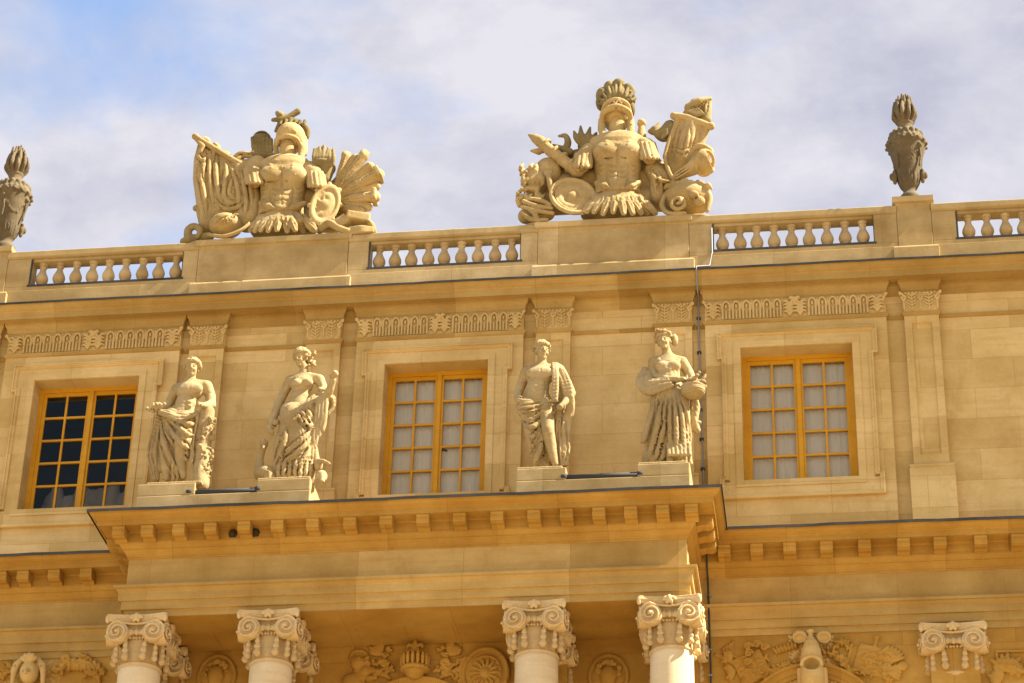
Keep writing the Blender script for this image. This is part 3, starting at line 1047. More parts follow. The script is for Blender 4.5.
v.op(abacus, (-0.43, -0.43, 0.54), (0.43, 0.43, 0.66), 0.006)
for face in range(4):
    A = rot_xyz(0, 0, 90 * face)

    def T(x, y, z): return A @ np.array([x, y, z])
    for s in (-1, 1):
        B = rot_xyz(0, 0, s * 9)
        c = np.array([s * 0.236, -0.388, 0.405])

        def S(x, y, z): return T(*(c + B @ np.array([x, y, z])))
        disc(v, S(0, 0.072, 0), T(*(B @ np.array([0, 1.0, 0]))), 0.136, 0.05)
        pts, rs = [], []
        for k in range(56):
            t = k / 55
            ang = math.pi / 2 - s * (2 * math.pi * 2.1) * t
            r = 0.138 * (1 - t) ** 0.95 + 0.010
            pts.append(S(r * math.cos(ang), 0.014 - 0.030 * t, r * math.sin(ang)))
            rs.append(0.0165 * (1 - 0.25 * t))
        v.chain(pts, rs, 0.003)
        v.ell(S(0, -0.02, 0), (0.024, 0.024, 0.024), 0.003)
        # channel running over to the other scroll
        v.curve([T(s * 0.236, -0.375, 0.543), T(s * 0.12, -0.345, 0.528), T(0, -0.335, 0.522)], 0.017, 0.004)
        # husk garland hanging from the scroll: bells one above the other
        for k, (z, r) in enumerate(((0.270, 0.030), (0.195, 0.038), (0.110, 0.044))):
            x, y = s * (0.122 - 0.004 * k), -0.300
            v.chain([T(x, y + .01, z + 0.040), T(x, y, z), T(x, y - 0.008, z - 0.030)], [r * 0.45, r * 0.85, r], 0.004)
            for q in (-1, 0, 1):
                v.chain([T(x + q * r * 0.4, y - r * 0.75, z + 0.010), T(x + q * r * 0.75, y - r * 0.9, z - 0.040)], [r * 0.22, r * 0.34], 0.003)
        for k, (z, r) in enumerate(((0.25, 0.030), (0.18, 0.036), (0.105, 0.040))):
            v.chain([T(s * 0.245, -0.245, z + 0.035), T(s * 0.25, -0.25, z - 0.03)], [r * 0.5, r], 0.004)
    # egg and dart between the scrolls
    for x in (-0.075, 0, 0.075):
        v.ell(T(x, -0.30, 0.425), (0.030, 0.03, 0.048), 0.004)
        v.ell(T(x + 0.0375, -0.29, 0.425), (0.008, 0.03, 0.05), 0.003)
    for k in range(5):
        v.ell(T(-0.08 + 0.04 * k, -0.275, 0.355), (0.017, 0.02, 0.02), 0.003)
    # flower on the abacus
    v.ell(T(0, -0.375, 0.60), (0.035, 0.04, 0.055), 0.008)
    for q in (-1, 1):
        v.ell(T(q * 0.05, -0.372, 0.605), (0.042, 0.028, 0.03), 0.006, A @ rot_xyz(0, q * 35, 0))
        v.ell(T(q * 0.028, -0.378, 0.56), (0.02, 0.028, 0.035), 0.006)
    for q in (-1, 1):
        v.ell(T(q * 0.372, -0.372, 0.585), (0.028, 0.028, 0.06), 0.006)
CAPV = v
CZ = 12.745
COLX = (-8.765, -7.07, -3.715, -2.04)
cap_o = None
for i, x in enumerate(COLX):
    mb = MB().lathe([(0.30, GZ + 0.0), (0.315, 0.0), (0.315, 5.0), (0.30, 9.0), (0.268, 12.70), (0.262, 12.75)], (x, 28.795, 0), 48)
    c = mb.build('column', M['column'], PAL, (x, 28.795, GZ), smooth=True)
    loc = Vector((x, 28.795, CZ))
    if cap_o is None:
        cap_o = CAPV.build('ionic_capital', M['capital'], c, loc - WLOC[c.name], 0.001)
    else:
        copy_part(cap_o, c, loc)
for x, sc_ in ((-8.76, 1), (-7.07, 1), (-3.71, 1), (-2.05, 1), (1.42, 1.06), (-12.2, 1.06)):
    hw = 0.285 * sc_
    yb = LWY + 0.13
    c = MB().box(x - hw, x + hw, LWY - 0.16 + (0.03 if sc_ > 1 else 0.0), LWY - 0.001, GZ, 13.385).build('wall_pilaster', M['low'], PAL, (x, LWY, GZ), bevel=0.006)
    copy_part(cap_o, c, (x, yb, 13.388 - 0.65), 0, (sc_, 1, 1))
# ------------------------------------------------------------------ parapet: pedestals, balustrades
PY0 = 29.755
RAILZ = 19.84


def pedestal_block(name, xa, xb, ztop, zbase, capo=0.05, deep=0.66):
    mb = MB()
    y1 = PY0 + deep
    prof = [(0.0, ztop - 0.125), (0.012, ztop - 0.118), (0.014, ztop - 0.10), (capo, ztop - 0.09), (capo, ztop)]
    base = [(0.075, 18.90), (0.075, zbase - 0.03), (0.06, zbase), (0.0, zbase + 0.012)]
    p = base + prof
    path = [(xa, y1), (xa, PY0), (xb, PY0), (xb, y1)]
    mb.sweep(path, p, caps=False)
    mb.add([(xa - capo, PY0 - capo, ztop), (xb + capo, PY0 - capo, ztop), (xb + capo, y1, ztop), (xa - capo, y1, ztop)], [(0, 1, 2, 3)])
    mb.add([(xa - .075, y1, 18.9), (xb + .075, y1, 18.9), (xb + capo, y1, ztop), (xa - capo, y1, ztop)], [(3, 2, 1, 0)])
    return mb.build(name, M['para'], PAL, bevel=0.006)


pedestal_block('parapet_pedestal', -8.835, -6.655, RAILZ + 0.012, 19.125)
pedestal_block('parapet_pedestal', -3.935, -1.81, RAILZ + 0.012, 19.125)
pedestal_block('parapet_pedestal', 1.075, 1.545, RAILZ + 0.125, 19.14)
pedestal_block('parapet_pedestal', -12.15, -11.665, RAILZ + 0.095, 19.14)

bal_prof = [(0.068, 0.0), (0.068, 0.045), (0.045, 0.048), (0.052, 0.058), (0.052, 0.07), (0.040, 0.078), (0.052, 0.092), (0.071, 0.12), (0.080, 0.155), (0.080, 0.18), (0.072, 0.212), (0.055, 0.25), (0.042, 0.285), (0.036, 0.315), (0.036, 0.335), (0.048, 0.34), (0.050, 0.352), (0.038, 0.36), (0.040, 0.37), (0.052, 0.38), (0.058, 0.395), (0.06, 0.40)]
bal_me = None
BALY = 29.875


def balustrade(label, xa, xb, oa, ob, xs):
    t = thing('balustrade', label, 'balustrade', (0.5 * (xa + xb), BALY, 18.90), 'balustrades of the roof parapet')
    global bal_me
    yb = PY0 + 0.25
    z0, z1 = 19.245, 19.675
    mb = MB()
    mb.box(xa, xb, PY0 - 0.022, yb + 0.02, 18.895, 19.165)
    mb.box(xa + 0.002, xb - 0.002, PY0 + 0.004, yb - 0.004, 19.166, z0)
    mb.build('plinth', M['para'], t, bevel=0.006)
    for a, b in ((xa + 0.002, oa), (ob, xb - 0.002)):
        if b - a > 0.01:
            MB().box(a, b, PY0 + 0.004, yb - 0.004, z0 + 0.001, 19.72).build('end_pier', M['para'], t, bevel=0.006)
    mb = MB()
    mb.sweep([(xa, PY0 + 0.002), (xb, PY0 + 0.002)], [(-0.25, 19.721), (0.0, 19.721), (0.022, 19.735), (0.026, 19.748), (0.026, RAILZ - 0.012), (0.014, RAILZ), (-0.25, RAILZ)], True)
    mb.box(oa - 0.003, ob + 0.003, PY0 + 0.03, yb - 0.03, z1, 19.7205)
    mb.build('rail', M['para'], t)
    mb = MB()
    mb.box(oa - 0.03, ob + 0.03, PY0 - 0.004, PY0 + 0.02, z0 - 0.004, z0 + 0.028)
    mb.box(oa - 0.012, oa + 0.012, PY0 - 0.001, PY0 + 0.02, z0 + 0.029, z1 + 0.03)
    mb.box(ob - 0.004, ob + 0.006, PY0 + 0.0, PY0 + 0.02, z0 + 0.029, z1 + 0.03)
    mb.build('lead_flashing', M['lead'], t)
    for x in xs:
        x = x * BALY / 29.98
        loc = (x, BALY, z0 + 0.0005)
        if bal_me is None:
            b = MB()
            p = [(r * 1.13, z * 1.075) for r, z in bal_prof]
            b.box(-0.082, 0.082, -0.082, 0.082, 0, 0.046)
            b.lathe(p[2:], (0, 0, 0.0), 22)
            b.box(-0.078, 0.078, -0.078, 0.078, 0.4305, 0.46)
            bal_me = b.build('baluster', M['baluster'], t, loc, local=True)
            bal_me.data.polygons.foreach_set('use_smooth', [len(f.vertices) == 4 and abs(f.normal.x) + abs(f.normal.y) < 1.39 and abs(f.normal.z) < 0.999 and max(abs(f.normal.x), abs(f.normal.y)) < 0.9999 for f in bal_me.data.polygons])
        else:
            copy_part(bal_me, t, loc, (int(x * 977) % 4) * math.pi / 2 + 0.02 * math.sin(x * 31))
    return t


balustrade('nine baluster balustrade between the left flame urn and the draped flag trophy', -11.663, -8.837, -11.30, -9.06,
           [-11.202, -10.948, -10.698, -10.454, -10.21, -9.962, -9.709, -9.467, -9.216])
balustrade('stone balustrade of nine balusters between the two armour trophies', -6.653, -3.937, -6.343, -4.182,
           [-6.241, -6.011, -5.776, -5.531, -5.303, -5.056, -4.816, -4.571, -4.332])
balustrade('stone balustrade of nine balusters between the plumed trophy and the right flame urn', -1.808, 1.073, -1.473, 0.747,
           [-1.353, -1.105, -0.872, -0.631, -0.388, -0.145, 0.105, 0.354, 0.602])
balustrade('stone balustrade running past the right edge beyond the right flame urn', 1.547, 4.62, 1.887, 4.26,
           [2.054, 2.309, 2.562, 2.801, 3.05, 3.30, 3.55, 3.80, 4.05])

balustrade('stone balustrade running past the left edge beyond the left flame urn', -15.2, -12.152, -14.85, -12.45,
           [-14.73 + 0.247 * k for k in range(10)])

# ------------------------------------------------------------------ pedestals of the statues on the portico


def statue_pedestal(label, xa, xb, blocks):
    t = thing('statue_pedestal', label, 'pedestal', (0.5 * (xa + xb), 28.85, 14.7), 'pedestals on the portico ledge')
    MB().box(xa, xb, 28.50, 29.2, 14.69, 15.10).build('plinth', M['para'], t, bevel=0.012)
    for a, b in blocks:
        MB().box(a, b, 28.503, 29.15, 15.101, 15.278).build('block', M['para'], t, bevel=0.014)


statue_pedestal('long low stone pedestal with two blocks under the two left statues', -8.97, -6.665, [(-8.967, -8.19), (-7.375, -6.668)])
statue_pedestal('long low stone pedestal with two blocks under the two right statues', -3.99, -1.765, [(-3.987, -3.345), (-2.438, -1.768)])


def light_bar(label, xa, xb, z):
    mb = MB()
    y = 28.55
    mb.tube([(xa, y, z), (xb, y, z)], 0.038, 12)
    o = mb.build('light_bar', M['metal'], None, (0.5 * (xa + xb), y, z), smooth=True)
    tag(o, label, 'light', 'dark tubular light bars on the statue pedestals')
    for x in (xa, xb):
        e = MB().tube([(x - 0.04, y, z), (x - 0.035, y, z), (x + 0.035, y, z), (x + 0.04, y, z)], [0.04, 0.055, 0.055, 0.04], 12)
        e.build('end_cap', M['metal'], o, (x, y, z), smooth=True)
        MB().box(x - 0.02, x + 0.02, y - 0.03, y + 0.06, z - 0.045, z - 0.02).build('bracket', M['zinc'], o, (x, y, z))


light_bar('dark grey tubular light bar between the two left statues', -8.27, -7.36, 15.147)
light_bar('dark grey tubular light bar between the two right statues', -3.375, -2.40, 15.147)

# ------------------------------------------------------------------ lightning conductor
lc = MB()
x = -1.705
pts = [(-1.49, 29.735, 19.62), (-1.49, 29.728, 19.20), (-1.50, 29.70, 19.16), (-1.52, 29.66, 18.95), (-1.70, 29.60, 18.91), (-1.705, 29.585, 18.90), (x, 29.585, 18.86), (x, 29.70, 18.77), (x, 29.705, 18.67), (x, 29.93, 18.64), (x, 29.955, 18.5), (x, 29.955, 18.2), (x, 29.935, 18.16), (x, 29.965, 18.1), (x + 0.01, 29.968, 17.0), (x + 0.035, 29.968, 15.4), (x + 0.045, 29.968, 14.78)]
lc.tube(pts, 0.012, 8)
lo = lc.build('lightning_conductor', M['zinc'], None, (x, 29.96, 14.8), smooth=True)
tag(lo, 'thin grey metal lightning conductor running down the wall beside the right attic window', 'cable')
for z in (18.3, 17.75, 17.3, 16.85, 16.4, 15.95, 15.5, 15.05):
    xx = x + 0.04 * max(0, (17.0 - z)) / 2.2
    MB().box(xx - 0.028, xx + 0.028, 29.945, 29.999, z - 0.012, z + 0.012).build('clip', M['metal'], lo, (xx, 29.97, z))
lc = MB()
p0 = [(-1.70, 29.2, 14.75), (-1.66, 29.19, 14.66), (-1.64, 29.32, 14.52), (-1.635, 29.52, 14.50), (-1.632, 29.62, 14.25), (-1.63, 29.665, 14.18), (-1.625, 29.66, 13.80), (-1.622, 29.60, 13.77), (-1.62, 29.61, 13.7), (-1.62, 29.67, 13.37), (-1.615, 29.685, 12.9), (-1.625, 29.688, 12.5), (-1.64, 29.688, 10.0), (-1.64, 29.688, -1.55)]
lc.tube(p0, 0.012, 8)
l2 = lc.build('lightning_conductor', M['metal'], None, (-1.63, 29.7, -1.55), smooth=True)
tag(l2, 'dark thin lightning conductor going down the lower wall right of the last column', 'cable')
for z in (13.95, 13.2, 12.85):
    MB().box(-1.65, -1.59, 29.665, 29.70, z - 0.012, z + 0.012).build('clip', M['zinc'], l2, (-1.62, 29.69, z))

# ------------------------------------------------------------------ flame urns on the parapet


SZ = 1.60


def urn(label, X, Z, s=1.0, twist=0):
    Y = 29.95
    t = thing('flame_urn', label, 'urn', (X, Y, Z), 'stone flame urns on the parapet')
    v = Vol((-0.36, -0.36, -0.02), (0.36, 0.36, 1.05), 0.0095)

    prof = [(0, 0.16), (0.075, 0.16), (0.09, 0.15), (0.11, 0.12), (0.135, 0.095), (0.16, 0.092), (0.18, 0.105), (0.205, 0.130), (0.25, 0.155), (0.30, 0.170), (0.36, 0.184), (0.48, 0.218), (0.58, 0.252), (0.64, 0.275), (0.66, 0.30), (0.70, 0.30), (0.715, 0.27), (0.74, 0.26), (0.77, 0.215), (0.80, 0.15), (0.83, 0.115), (0.86, 0.10), (0.90, 0.105), (0.915, 0.12), (0.93, 0.12), (0.95, 0.09)]
    pz, pr = np.array([p[0] for p in prof]), np.array([p[1] for p in prof])

    def body(X_, Y_, Z_):
        r = np.sqrt(X_ ** 2 + Y_ ** 2)
        a = np.arctan2(Y_, X_)
        R_ = np.interp(Z_.ravel(), pz, pr)[None, None, :]
        fl = 0.007 * np.cos(a * 22) * ((Z_ > 0.665) & (Z_ < 0.76)) + 0.008 * np.cos(a * 14) * ((Z_ > 0.2) & (Z_ < 0.30))
        return np.maximum((r - R_ - fl) * 0.85, np.maximum(-Z_, Z_ - 0.95))
    v.op(body, (-0.32, -0.32, 0), (0.32, 0.32, 0.96), 0.004)
    rr = random.Random(3 + twist)
    # gadrooned lid, garlands, leaves at the foot of the cup
    for k in range(16):
        a = 2 * math.pi * k / 16
        v.ell((0.225 * math.cos(a), 0.225 * math.sin(a), 0.765), (0.045, 0.045, 0.035), 0.008)
        v.ell((0.30 * math.cos(a + .2), 0.30 * math.sin(a + .2), 0.665), (0.026, 0.026, 0.02), 0.004)
    for k in range(4):
        a0 = math.pi / 4 + k * math.pi / 2
        for j in range(13):
            u = j / 12
            a = a0 + u * math.pi / 2
            z = 0.60 - 0.16 * math.sin(math.pi * u)
            r = 0.238 - 0.048 * math.sin(math.pi * u)
            v.ell((r * math.cos(a), r * math.sin(a), z), (0.026, 0.026, 0.028), 0.005)
            v.ell((r * math.cos(a) * 1.04, r * math.sin(a) * 1.04, z + rr.uniform(-.03, .03)), (0.018, 0.018, 0.018), 0.004)
        # bow and ribbon ends
        v.ell((0.262 * math.cos(a0), 0.262 * math.sin(a0), 0.60), (0.04, 0.04, 0.03), 0.006)
        v.chain([(0.255 * math.cos(a0), 0.255 * math.sin(a0), 0.58), (0.245 * math.cos(a0 + .1), 0.245 * math.sin(a0 + .1), 0.47), (0.235 * math.cos(a0), 0.235 * math.sin(a0), 0.38)], [0.018, 0.014, 0.018], 0.006)
    for k in range(12):
        a = 2 * math.pi * k / 12
        v.curve([(0.115 * math.cos(a), 0.115 * math.sin(a), 0.20), (0.150 * math.cos(a), 0.150 * math.sin(a), 0.26), (0.172 * math.cos(a), 0.172 * math.sin(a), 0.33)], [0.012, 0.020, 0.010], 0.006, n=3)
    v.build('vase', M['urn'], t).scale = (s, s, s * SZ)
    for sx in (-1, 1):
        h = Vol((-0.11, -0.09, -0.10), (0.11, 0.09, 0.11), 0.0095)
        h.ell((0, 0, 0), (0.05, 0.05, 0.055), 0.01)
        h.ell((sx * 0.045, 0, 0.005), (0.034, 0.045, 0.036), 0.01)
        h.ell((sx * 0.0, 0, 0.05), (0.03, 0.06, 0.025), 0.01)
        h.ell((sx * 0.0, 0, -0.055), (0.03, 0.035, 0.025), 0.01)
        ho = h.build('handle', M['urn'], t, (sx * 0.205 * s, -0.02, 0.315 * s * SZ))
        ho.scale = (s, s, s * SZ)
    f = Vol((-0.24, -0.24, 0.86), (0.24, 0.24, 1.36), 0.0095)
    f.ell((0, 0, 1.03), (0.13, 0.13, 0.14), 0.02)
    for ring_, (n_, r0, r1, za, zb, w) in enumerate(((11, 0.085, 0.165, 0.93, 1.09, 0.030), (9, 0.10, 0.150, 0.96, 1.14, 0.030), (8, 0.07, 0.11, 1.00, 1.20, 0.030), (5, 0.03, 0.06, 1.04, 1.235, 0.030), (2, 0.01, 0.02, 1.06, 1.26, 0.032))):
        for k in range(n_):
            a = 2 * math.pi * (k + 0.5 * (ring_ % 2)) / n_ + rr.uniform(-.1, .1)
            c, s_ = math.cos(a), math.sin(a)
            zz = zb + rr.uniform(-.02, .03)
            f.curve([(r0 * c, r0 * s_, za), (r1 * c * 1.02, r1 * s_ * 1.02, 0.5 * (za + zz)), (r1 * c * 0.92, r1 * s_ * 0.92, zz)], [w * 0.8, w, 0.017], 0.006, n=4)
    f.build('stone_flame', M['urn'], t).scale = (s, s, s * SZ)
    t.rotation_euler = (0, 0, 0.0 + twist)
    return t


pr = at(909.5, 190, 29.95)
urn('brown weathered stone flame urn on the parapet near the right edge', float(pr[0]), RAILZ + 0.1255, 0.945)
pl = at(6.5, 238, 29.95)
urn('brown weathered stone flame urn on the parapet cut by the left edge', float(pl[0]) + 0.0, RAILZ + 0.0955, 0.955, 0.6)
# ------------------------------------------------------------------ the four statues


class Pose:
    """turns points read off an enlarged detail of the photo into metres round the figure's base"""

    def __init__(s, ox, oy, sc, X, Y, Z, pxm):
        s.o, s.b, s.sc, s.pxm = (ox, oy, sc), Vector((X, Y, Z)), sc, pxm

    def __call__(s, u, v, dy=0.0):
        p = at(s.o[0] + u / s.sc, s.o[1] + v / s.sc, s.b.y + dy)
        return np.array([p[0] - s.b.x, dy, p[2] - s.b.z])

    def r(s, a): return a / s.sc / s.pxm


def head(v, hair, c, s=1.0, yaw=0, pitch=0, roll=0, beard=False):
    """classical head; c is its centre, s scales a 0.25 m head"""
    A = rot_xyz(pitch, roll, yaw)

    def T(x, y, z): return np.array(c) + A @ (np.array([x, y, z]) * s)
    v.ell(T(0, 0.012, 0.03), np.array((0.078, 0.096, 0.088)) * s, 0.02, A)
    v.ell(T(0, -0.022, -0.045), np.array((0.060, 0.066, 0.076)) * s, 0.03, A)
    v.ell(T(0, -0.066, -0.100), np.array((0.026, 0.024, 0.024)) * s, 0.02, A)
    v.chain([T(0, -0.082, 0.030), T(0, -0.102, -0.022)], [0.011 * s, 0.017 * s], 0.008)
    v.ell(T(0, -0.096, -0.028), np.array((0.022, 0.016, 0.012)) * s, 0.006, A)
    for q in (-1, 1):
        v.ell(T(q * 0.032, -0.094, 0.008), np.array((0.018, 0.011, 0.009)) * s, 0.010, A, 'sub')
        v.ell(T(q * 0.032, -0.078, 0.006), np.array((0.017, 0.014, 0.010)) * s, 0.004, A)
        v.chain([T(q * 0.012, -0.088, 0.030), T(q * 0.055, -0.076, 0.028)], 0.007 * s, 0.012)
        v.ell(T(q * 0.078, 0.01, -0.012), np.array((0.012, 0.022, 0.032)) * s, 0.006, A)
        v.ell(T(q * 0.036, -0.070, -0.04), np.array((0.022, 0.02, 0.022)) * s, 0.012, A)
    v.ell(T(0, -0.090, -0.058), np.array((0.024, 0.012, 0.007)) * s, 0.005, A)
    v.ell(T(0, -0.086, -0.074), np.array((0.021, 0.012, 0.008)) * s, 0.005, A)
    v.ell(T(0, -0.100, -0.0655), np.array((0.026, 0.010, 0.003)) * s, 0.003, A, 'sub')
    return T, A


def curls(h, T, s, seed, n=60, r=(0.022, 0.034), long=False, front=0.6, wreath=False):
    rr = random.Random(seed)
    h.ell(T(0, 0.022, 0.045), np.array((0.083, 0.096, 0.085)) * s, 0.02)
    for k in range(n):
        a = rr.uniform(0, 2 * math.pi)
        e = rr.uniform(-0.25, 1.45)
        x, y, z = math.cos(a) * math.cos(e), math.sin(a) * math.cos(e), math.sin(e)
        if y < -0.3 and z < front: continue
        R_ = rr.uniform(*r) * s
        p = T(x * 0.094, y * 0.106 + 0.015, z * 0.100 + 0.035)
        h.ell(p, (R_, R_ * 0.9, R_ * 0.8), 0.006)
        if rr.random() < 0.75:
            a2 = rr.uniform(0, 6.3)
            h.ell(p + np.array([R_ * 0.8 * math.cos(a2), -R_ * 0.7, R_ * 0.8 * math.sin(a2)]), (R_ * 0.42, R_ * 0.6, R_ * 0.42), 0.004, mode='sub')
    if front < 0.5:
        for k in range(11):
            a = -1.45 + 2.9 * k / 10
            R_ = rr.uniform(.019, .026) * s
            p = T(0.086 * math.sin(a), 0.010 - 0.092 * math.cos(a), 0.074 + 0.012 * math.cos(a) - 0.02 * abs(math.sin(a)) + rr.uniform(-.006, .008))
            h.ell(p, (R_, R_ * 0.9, R_ * 0.85), 0.005)
            h.ell(p + np.array([R_ * .4, -R_ * .9, -R_ * .2]), (R_ * .4,) * 3, 0.004, mode='sub')
    if long:
        h.ell(T(0, 0.11, 0.01), np.array((0.05, 0.05, 0.045)) * s, 0.02)


def hand(v, w, tip, palm, s=1.0, curl=0.6, side=1):
    """w wrist, tip direction point, palm normal; five fingers of unequal length curling toward the palm"""
    w = np.array(w, float); d = np.array(tip, float) - w
    d /= np.linalg.norm(d); n = np.array(palm, float)
    n = n - d * (n @ d); n /= np.linalg.norm(n)
    t = np.cross(d, n) * side
    pc = w + d * 0.055 * s
    v.chain([w, pc, w + d * 0.09 * s], [0.026 * s, 0.034 * s, 0.034 * s], 0.012, sq=None)
    for k, ln in enumerate((0.078, 0.088, 0.082, 0.062)):
        o = w + d * 0.088 * s + t * (k - 1.5) * 0.0215 * s
        p1 = o + (d * (1 - 0.35 * curl) + n * 0.45 * curl) * ln * 0.45 * s
        p2 = p1 + (d * (1 - 1.0 * curl) + n * 0.95 * curl) * ln * 0.33 * s
        p3 = p2 + (d * (0.7 - 1.4 * curl) + n * 0.8 * curl) * ln * 0.3 * s
        v.chain([o, p1, p2, p3], [0.0125 * s, 0.012 * s, 0.011 * s, 0.009 * s], 0.005)
    o = w + d * 0.03 * s - t * 0.03 * s
    p1 = o + (d * 0.6 - t * 0.5 + n * 0.4) * 0.045 * s
    p2 = p1 + (d * 0.75 + n * 0.55) * 0.036 * s
    v.chain([o, p1, p2], [0.016 * s, 0.0135 * s, 0.011 * s], 0.006)


def foot(v, an, d, s=1.0):
    an = np.array(an, float); d = np.array(d, float); d /= np.linalg.norm(d)
    t = np.array([-d[1], d[0], 0])
    fl = np.array([an[0], an[1], 0.0])
    v.chain([an, fl + d * 0.06 * s + [0, 0, 0.045 * s], fl + d * 0.145 * s + [0, 0, 0.022 * s]], [0.042 * s, 0.038 * s, 0.03 * s], 0.02)
    v.ell(fl - d * 0.03 * s + [0, 0, 0.035 * s], (0.036 * s,) * 3, 0.02)
    for k in range(5):
        o = fl + d * 0.14 * s + t * (k - 2) * 0.016 * s + [0, 0, 0.018 * s]
        v.cap(o, o + d * (0.045 - 0.006 * abs(k - 1.5)) * s - [0, 0, 0.004], 0.012 * s, 0.010 * s, 0.005)


def ripple(v, lo, hi, amp, lam, ang, seed=0, swirl=0.25, sharp=1.0):
    """cloth folds: ridges across the given direction, bent by slow waves"""
    c, s = math.cos(math.radians(ang)), math.sin(math.radians(ang))

    def fn(X, Y, Z):
        u = (X * c + Z * s) * 1.0 + 0.45 * Y
        w = X * -s + Z * c
        u = u + swirl * 0.12 * np.sin(w * 5.1 + seed) + swirl * 0.06 * np.sin(w * 11.3 + 2 * seed + X * 4)
        f = np.sin(u * 2 * math.pi / lam + 0.9 * np.sin(w * 3.0 + seed))
        f2 = np.sin(u * 2 * math.pi / (lam * 0.47) + 1.7 * seed + w * 4)
        return (-amp * (np.abs(f) ** sharp * np.sign(f)) - 0.35 * amp * f2).astype(np.float32) + 0 * Y
    return v.disp(fn, lo, hi)


def swag(v, P, pts, r, k=0.008, off=0.62, sub=3):
    """a roll of gathered cloth: parallel strands that cross over one another"""
    n = len(pts)
    for j in range(sub):
        t = (j - (sub - 1) / 2)
        o = []
        for i, (u, w, dy) in enumerate(pts):
            a, b = pts[max(i - 1, 0)], pts[min(i + 1, n - 1)]
            L_ = math.hypot(b[0] - a[0], b[1] - a[1]) + 1e-6
            q = r[i] * off * t * (1 if (i + j) % 2 else 0.75) / P.r(1.0)
            o.append(P(u - (b[1] - a[1]) / L_ * q, w + (b[0] - a[0]) / L_ * q, dy + 0.02 * abs(t)))
        v.curve(o, [x * (0.52 + 0.08 * ((i + j) % 2)) for i, x in enumerate(r)], k)


SR = 2542 / 33.2 / 1.0
H0 = 0.0098


def statue_base(name, label, px, Z=15.279, Y=28.80):
    X = float(at(px[0], px[1], Y)[0])
    return thing(name, label, 'statue', (X, Y, Z), 'statues standing on the portico'), X, Y, Z


def new_vol(x=0.62, y0=-0.42, y1=0.36, z=2.45): return Vol((-x, y0, -0.03), (x, y1, z), H0)


# ---- 1: young man leaning on a stump, grapes in his right hand, cloth slung from the hips
t, X, Y, Z = statue_base('statue', 'bare chested stone statue leaning on a rough tree stump, leftmost on the portico', (180, 482))
P = Pose(135, 345, 4.41, X, Y, Z, SR)
R = P.r
b = new_vol(); h = new_vol()
T, A = head(b, h, P(252, 104, -0.05), 1.06, yaw=8, pitch=8)
curls(h, T, 1.12, 11, 110, front=0.40)
b.chain([P(250, 128, -0.02), P(243, 160, 0.0)], [R(19), R(23)], 0.03)
b.chain([P(190, 192, 0.02), P(240, 172, 0.0), P(312, 180, 0.0)], [R(24), R(26), R(25)], 0.05)
b.ell(P(243, 205, -0.03), (R(62), 0.125, R(48)), 0.05)
b.ell(P(216, 198, -0.115), (R(31), 0.035, R(24)), 0.015)
b.ell(P(270, 193, -0.115), (R(31), 0.035, R(24)), 0.015)
b.ell(P(225, 258, -0.02), (R(48), 0.115, R(52)), 0.05)
b.ell(P(212, 250, -0.105), (R(18), 0.025, R(34)), 0.02)
b.ell(P(238, 250, -0.105), (R(18), 0.025, R(34)), 0.02)
b.ell(P(206, 310, -0.01), (R(60), 0.13, R(45)), 0.06)
for q, zz in ((0, 232), (0, 252), (0, 270)):
    for sx in (-1, 1):
        b.ell(P(226 + sx * 13, zz, -0.118), (R(13), 0.022, R(9)), 0.008)
b.chain([P(242, 172, -0.15), P(238, 215, -0.155), P(226, 280, -0.145)], [0.004, 0.006, 0.004], 0.014, 'sub')
b.ell(P(222, 278, -0.135), (R(4), 0.02, R(4)), 0.006, mode='sub')
# right arm (left in view) down to the grapes
b.chain([P(183, 196, 0.02), P(160, 240, 0.07), P(140, 280, 0.05)], [R(24), R(22), R(18)], 0.03)
b.chain([P(140, 280, 0.05), P(118, 288, -0.04), P(104, 286, -0.10)], [R(18), R(16), R(12)], 0.02)
hand(b, P(112, 286, -0.08), P(88, 270, -0.20), (0.1, 0.2, 1.0), 0.95, 0.9, 1)
# left arm resting on the stump
b.chain([P(318, 186, 0.01), P(332, 225, 0.04), P(336, 262, 0.0)], [R(26), R(24), R(20)], 0.03)
b.chain([P(336, 262, 0.0), P(312, 268, -0.12), P(298, 266, -0.19)], [R(20), R(17), R(13)], 0.02)
hand(b, P(302, 266, -0.17), P(272, 258, -0.27), (-0.2, -0.1, -1.0), 0.95, 0.75, -1)
# legs
b.chain([P(180, 330, 0.0), P(140, 450, 0.02), P(132, 520, 0.03), P(138, 588, 0.0)], [R(34), R(26), R(23), R(14)], 0.03)
b.chain([P(225, 330, -0.02), P(200, 430, -0.13), P(200, 500, -0.06), P(214, 580, -0.05)], [R(36), R(27), R(24), R(14)], 0.03)
an = P(138, 590, 0.0); an[2] = 0.06; foot(b, an, (-0.25, -1, 0))
an = P(214, 585, -0.05); an[2] = 0.06; foot(b, an, (0.2, -1, 0))
b.build('body', M['statue'], t)
h.build('hair', M['statue'], t)
# grapes
gv = new_vol()
rr = random.Random(2)
gp = P(97, 268, -0.16)
for k in range(26):
    gv.ell(gp + np.array([rr.gauss(0, .045), rr.gauss(0, .03), rr.gauss(0, .032)]), (0.024,) * 3, 0.004)
gv.build('grapes', M['statue'], t)
